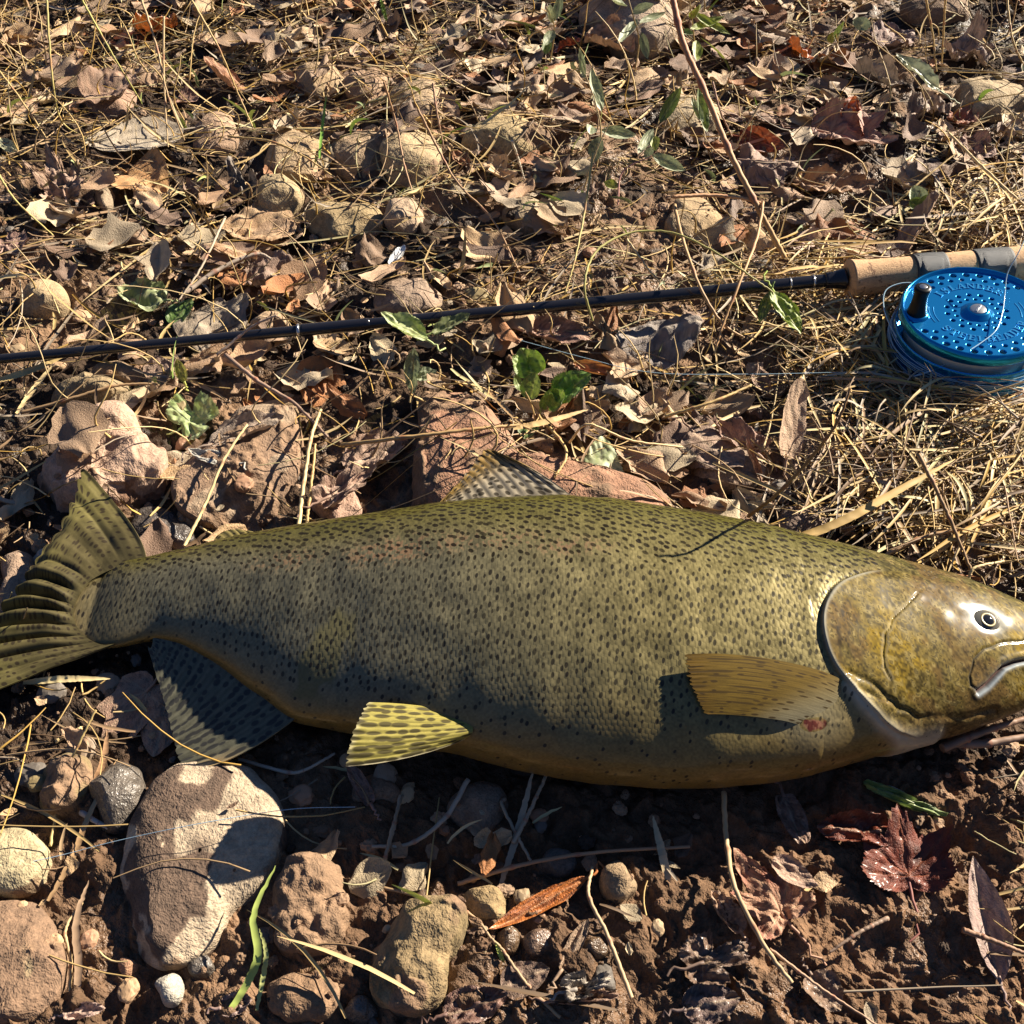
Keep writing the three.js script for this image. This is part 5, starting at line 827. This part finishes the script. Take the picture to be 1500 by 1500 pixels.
plant('weed', 'green rosette leaf right of the twisted pale brown leaf', [[1345, 305, .008], [1345, 290, .015], [1350, 275, .02]], [[[1348, 300, .01], [1338, 272, .02], 12, sg, .2], [[1342, 302, .01], [1332, 292, .015], 9, gr], [[1348, 305, .01], [1362, 285, .02], 9, gr]], { type: 'ovate', serr: .14 });

// ------------------------------------------------------------------ stuff nobody could count: dry grass, leaf litter, twig bits, crumbs of soil, gravel
const reelC = at(1438, 490, .02), rodA = at(0, 525, .03), rodB = at(1240, 408, .03);
const onLeaf = (x, z, k) => leafSpots.some(l => (x - l[0]) ** 2 + (z - l[1]) ** 2 < l[2] * l[2] * k);
const blocked = (x, z, y) => overFish(x, z) || (Math.hypot(x - reelC.x, z - reelC.z) < .075 && y > .006);
const rodDist = (x, z) => Math.abs(z - lerp(rodA.z, rodB.z, (x - rodA.x) / (rodB.x - rodA.x)));
const bump2 = (px, py, x, y, sx, sy) => Math.exp(-((px - x) ** 2 / sx / sx + (py - y) ** 2 / sy / sy));
function strawDensity(x, z) {
  const [px, py] = pix(x, 0, z); let d = .34 * sstep(1150, 900, py) + .05;
  d += 1.1 * bump2(px, py, 1350, 660, 170, 120) + .9 * bump2(px, py, 1250, 480, 130, 80) + .7 * bump2(px, py, 110, 90, 230, 150) + .5 * bump2(px, py, 900, 420, 170, 90) + .45 * bump2(px, py, 520, 620, 120, 110) + .22 * bump2(px, py, 680, 300, 300, 160) + .4 * bump2(px, py, 700, 90, 260, 120) + .35 * bump2(px, py, 90, 1120, 100, 150) + .5 * bump2(px, py, 1420, 330, 130, 90) + .25 * bump2(px, py, 560, 1220, 140, 90);
  if (px > 1500) d = Math.max(d, .5);
  return clamp(d * (.55 + .6 * (noise(x * 9, z * 9, 11) + .5)));
}
function scatter(seed, n, dens, fn) {               // points over the bank in view and a margin round it
  const R = rng(seed); let made = 0, tries = 0;
  while (made < n && tries++ < n * 60) { const z = lerp(.02, -1.75, Math.pow(R(), .8)), w = at(1500, clamp(pix(0, 0, z)[1], -90, 1580)).x * 1.3, x = (R() * 2 - 1) * w; if (R() > dens(x, z)) continue; if (fn(x, z, R)) made++; }
}
{
  const m = new MB(), pal = [C.straw, C.straw, C.pale, C.gold, [.40, .27, .14], [.30, .19, .10], C.dark, C.grey, C.straw, [.46, .40, .20]];
  const mat = (x, z) => { const [px, py] = pix(x, 0, z); return bump2(px, py, 1340, 640, 190, 150) + .8 * bump2(px, py, 1260, 480, 130, 80); };
  scatter(101, 6800, strawDensity, (x, z, R) => {
    if ((onLeaf(x, z, .9) || topH(x, z) - macroH(x, z) > .0045) && R() < .7) return false; const mt = mat(x, z), L = lerp(.018, .10, Math.pow(R(), 1.7)) * (1 + mt * .6), a = R() < .5 ? (R() - .5) * 1.6 + (R() < .5 ? 0 : 3.14) : R() * 6.283, dx = Math.cos(a), dz = Math.sin(a), lift = mt * R() * .030 + R() * .005, up = R() < .12 ? R() * .05 : R() * .008, bend = (R() - .5) * .5, n = 7, pts = [];
    let y0 = -1, y1 = -1;
    for (let k = 0; k < n; k++) { const f = k / (n - 1), q = bend * L * (f - .5) * (f - .5) * 2, X = x + dx * L * (f - .5) - dz * q, Z = z + dz * L * (f - .5) + dx * q; const y = topH(X, Z); if (blocked(X, Z, y + lift)) return false; pts.push(V3(X, y, Z)); }
    // a stiff straw rests on the highest points under it
    let lineA = pts[0].y, lineB = pts[n - 1].y, need = 0; for (let k = 0; k < n; k++) need = Math.max(need, pts[k].y - lerp(lineA, lineB, k / (n - 1)));
    need = Math.min(need, .012);
    for (let k = 0; k < n; k++) { const f = k / (n - 1); pts[k].y = lerp(lineA, lineB, f) + need * (1 - .5 * Math.abs(f - .5)) + lift + .0015 + up * f * f + (R() - .5) * .0012; if (rodDist(pts[k].x, pts[k].z) < .009 && pts[k].y > .022 && pts[k].y < .05) pts[k].y = .02; }
    const c0 = pal[Math.floor(R() * pal.length)], c = mul3(c0, .65 + .5 * R()), c2 = mul3(c, .7 + .4 * R());
    if (R() < .35) m.ribbon(pts, lerp(.0008, .0021, R() * R()), .4, f => mix3(c, c2, f), V3(0, 1, (R() - .5) * 1.4)); else m.tube(pts, lerp(.00045, .0011, R() * R()), .0004, 4, f => mix3(c, c2, f));
    return true;
  });
  // the deep mat of long straw round and below the reel
  scatter(111, 2300, (x, z) => { const [px, py] = pix(x, 0, z); return clamp(1.1 * bump2(px, py, 1370, 680, 150, 110) + .9 * bump2(px, py, 1265, 510, 90, 80) + .5 * bump2(px, py, 1480, 330, 120, 70) + .35 * bump2(px, py, 1150, 430, 110, 60) - .12); }, (x, z, R) => {
    const L = lerp(.035, .14, R() * R()), a = 2.3 + (R() - .5) * 2.2 + (R() < .25 ? 1.2 : 0), dx = Math.cos(a), dz = Math.sin(a), lift = .004 + Math.pow(R(), 1.4) * .030, n = 8, pts = [], bd = (R() - .5) * (R() < .2 ? .9 : .25), arch = (R() - .35) * .012, y = topH(x, z);
    for (let k = 0; k < n; k++) { const f = k / (n - 1), q = bd * L * (f - .5) * (f - .5) * 2, X = x + dx * L * (f - .5) - dz * q, Z = z + dz * L * (f - .5) + dx * q, Y = Math.max(topH(X, Z) + .004, y + .002 + lift + arch * 4 * f * (1 - f) + (f - .5) * (R() - .5) * .006); if (overFish(X, Z, 0, .006) || (Math.hypot(X - reelC.x, Z - reelC.z) < .072 && Y > .008) || (rodDist(X, Z) < .012 && Y > .018)) return false; pts.push(V3(X, Y, Z)); }
    const c0 = pal[Math.floor(R() * pal.length)], c = mul3(c0, .75 + .5 * R());
    if (R() < .5) m.ribbon(pts, lerp(.0009, .0022, R() * R()), .4, c, V3(0, 1, (R() - .5) * 1.4)); else m.tube(pts, lerp(.0005, .0011, R()), .0004, 4, c);
    return true;
  });
  // standing thin stems, also outside the picture on the sun's side
  scatter(202, 620, (x, z) => z < -.55 ? (strawDensity(x, z) * .8 + .2) : 0, (x, z, R) => {
    if (blocked(x, z, .02)) return false; const h = lerp(.02, .10, R() * R()), a = R() * 6.283, ln = h * (.3 + R()), pts = [], y = topH(x, z), k1 = (R() - .5) * .02;
    for (let k = 0; k < 8; k++) { const f = k / 7, X = x + Math.cos(a) * ln * f * f + k1 * Math.sin(f * 5), Z = z + Math.sin(a) * ln * f * f + k1 * Math.cos(f * 4); if (overFish(X, Z)) return false; pts.push(V3(X, y + h * f * (1.2 - .2 * f), Z)); }
    m.tube(pts, lerp(.0006, .0012, R()), .0004, 4, mul3(pal[Math.floor(R() * 5)], .7 + .4 * R())); return true;
  });
  const o = tag(new THREE.Mesh(m.geo(), M.straw), 'dry_grass', 'tangled dry grass and straw lying over the bank', 'grass', null, 'stuff'); o.castShadow = o.receiveShadow = true;
}
{
  const m = new MB(), pal = [[.30, .175, .09], [.38, .245, .145], [.46, .30, .15], [.40, .31, .20], [.40, .25, .14], [.22, .13, .08], [.50, .34, .19], [.35, .24, .15], [.32, .13, .04], [.18, .105, .06], [.46, .36, .22]];
  const dens = (x, z) => { const [px, py] = pix(x, 0, z); if (topH(x, z) - macroH(x, z) > .0045 && hsh(Math.floor(x * 4000), Math.floor(z * 4000), 1) < .7) return 0; return clamp((.75 * sstep(1100, 850, py) + .16 + .3 * bump2(px, py, 1100, 150, 300, 150) - .5 * bump2(px, py, 620, 260, 280, 190)) * (.6 + noise(x * 8, z * 8, 21))); };
  scatter(303, 3000, dens, (x, z, R) => {
    if (overFish(x, z, 0, .012)) return false; const L = lerp(.007, .052, Math.pow(R(), 1.9)) * (pix(x, 0, z)[1] > 1080 ? .55 : 1), W = L * lerp(.15, .42, R()), a = R() * 6.283, y = topH(x, z), tx = (R() - .5) * 1.0, tz = (R() - .5) * 1.0, cup = (R() - .3) * 1.8, sd = R() * 99, c = mul3(pal[Math.floor(R() * pal.length)], .6 + .6 * R()), rg = R() * .6;
    if (Math.hypot(x - reelC.x, z - reelC.z) < .085 || onLeaf(x, z, 1.3)) return false;
    const n = L > .018 ? 9 : 5, idx = [], lo = .001 + Math.min(.012, L * .3) * R();
    for (let i = 0; i < n; i++) for (let j = 0; j < n; j++) {
      const s = i / (n - 1), t = j / (n - 1) * 2 - 1, w = W * Math.pow(Math.sin(Math.PI * clamp(s, .03, .97)), .6) * (1 + rg * noise(s * 4 + sd, t > 0 ? 3 : 8) + .25 * noise(s * 12 + sd, t > 0 ? 5 : 9)), lx = (s - .5) * L, lz = t * w, ly = cup * lz * lz / L + L * .12 * noise(s * 3 + sd, t * 2 + 5, sd) + (s - .5) * (s - .5) * L * (cup * .3);
      const X = x + Math.cos(a) * lx - Math.sin(a) * lz, Z = z + Math.sin(a) * lx + Math.cos(a) * lz;
      idx.push(m.v(V3(X, y + .0022 + lo + ly + lx * tx * .5 + lz * tz * .6 + Math.abs(lx * tx) * .3, Z), mul3(c, 1 + .25 * noise(s * 6 + sd, t * 5) - .15 * gs(t, .12)), lx * 12, lz * 12));
    }
    for (let i = 0; i < n - 1; i++) for (let j = 0; j < n - 1; j++) { const q = i * n + j; m.i.push(idx[q], idx[q + 1], idx[q + n], idx[q + n], idx[q + 1], idx[q + n + 1]); }
    return true;
  });
  const o = tag(new THREE.Mesh(m.geo(), M.leaf), 'leaf_litter', 'small broken dead leaves scattered over the bank', 'leaves', null, 'stuff'); o.castShadow = o.receiveShadow = true;
}
{
  const m = new MB();
  scatter(606, 110, (x, z) => { const [px, py] = pix(x, 0, z); return py < 640 ? clamp(.25 + .8 * bump2(px, py, 930, 190, 260, 160) + .5 * bump2(px, py, 200, 120, 200, 160)) : .03; }, (x, z, R) => {
    if (blocked(x, z, .02)) return false; const h = lerp(.012, .045, R()), a = R() * 6.283, pts = [], y = topH(x, z), ln = h * (.4 + .9 * R());
    for (let k = 0; k < 7; k++) { const f = k / 6; pts.push(V3(x + Math.cos(a) * ln * f * f, y + h * f * (1 - .3 * f), z + Math.sin(a) * ln * f * f)); if (overFish(pts[k].x, pts[k].z)) return false; }
    m.ribbon(pts, lerp(.0009, .0024, R()), .4, mul3([[.20, .32, .05], [.32, .38, .08], [.26, .33, .14]][Math.floor(R() * 3)], .7 + .6 * R()), V3(Math.sin(a), .3, -Math.cos(a))); return true;
  });
  const o = tag(new THREE.Mesh(m.geo(), M.thinLeaf), 'green_grass', 'scattered short green blades growing through the dry litter', 'grass', null, 'stuff'); o.castShadow = o.receiveShadow = true;
}
function lumps(name, label, cat, seed, n, dens, size, pal, mat, squash) {
  const G = new THREE.Group(), K = 3, geos = [];
  for (let k = 0; k < K; k++) { const g = new THREE.IcosahedronGeometry(1, 4), p = g.attributes.position, v = V3(); for (let i = 0; i < p.count; i++) { v.fromBufferAttribute(p, i); v.multiplyScalar(1 + .42 * fbm(v.x * 1.3 + k * 9, v.y * 1.3, v.z * 1.3, 3) + (name === 'soil_crumbs' ? .22 * noise(v.x * 4, v.y * 4, v.z * 4 + k) : 0)); v.y *= squash; p.setXYZ(i, v.x, v.y, v.z); } g.computeVertexNormals(); geos.push(g); }
  const lists = [[], [], []];
  scatter(seed, n, dens, (x, z, R) => { if (overFish(x, z, 0, -.01) || (topH(x, z) - macroH(x, z) > .010 && R() < .85)) return false; const s = size(R); lists[Math.floor(R() * K)].push([x, topH(x, z) + s * .15 * squash, z, s, R() * 6.28, R(), R()]); return true; });
  lists.forEach((l, k) => {
    const im = new THREE.InstancedMesh(geos[k], mat, l.length), M4 = new THREE.Matrix4(), q = new THREE.Quaternion(), col = new THREE.Color();
    l.forEach(([x, y, z, s, a, r1, r2], i) => { q.setFromEuler(new THREE.Euler((r1 - .5) * .7, a, (r2 - .5) * .7)); M4.compose(V3(x, y, z), q, V3(s * (.8 + .6 * r1), s, s * (.8 + .5 * r2))); im.setMatrixAt(i, M4); const c = mul3(pal[Math.floor(r2 * pal.length)], .7 + .55 * r1); im.setColorAt(i, col.setRGB(...c)); });
    im.name = name === 'gravel' ? 'small_pebble' : 'crumb'; im.castShadow = im.receiveShadow = true; im.userData.kind = 'stuff'; G.add(im);
  });
  tag(G, name, label, cat, null, 'stuff');
}
lumps('soil_crumbs', 'crumbs of brown soil lying on the ground', 'soil', 404, 4000, (x, z) => clamp(.4 + .8 * noise(x * 13, z * 13, 31)), R => lerp(.0008, .0048, Math.pow(R(), 2.6)), [C.mud, C.mudDry, C.humus, [.24, .15, .09], [.3, .2, .125]], M.crumb, .8);
lumps('gravel', 'small pebbles and grit between the larger stones', 'gravel', 505, 460, (x, z) => clamp(.3 + .9 * noise(x * 7, z * 7, 41)), R => lerp(.002, .0085, Math.pow(R(), 2)), [C.sand, C.clay, C.olive, C.slate, C.tan, [.26, .19, .13]], std({ roughness: .7 }), .65);

renderer.render(scene, camera);
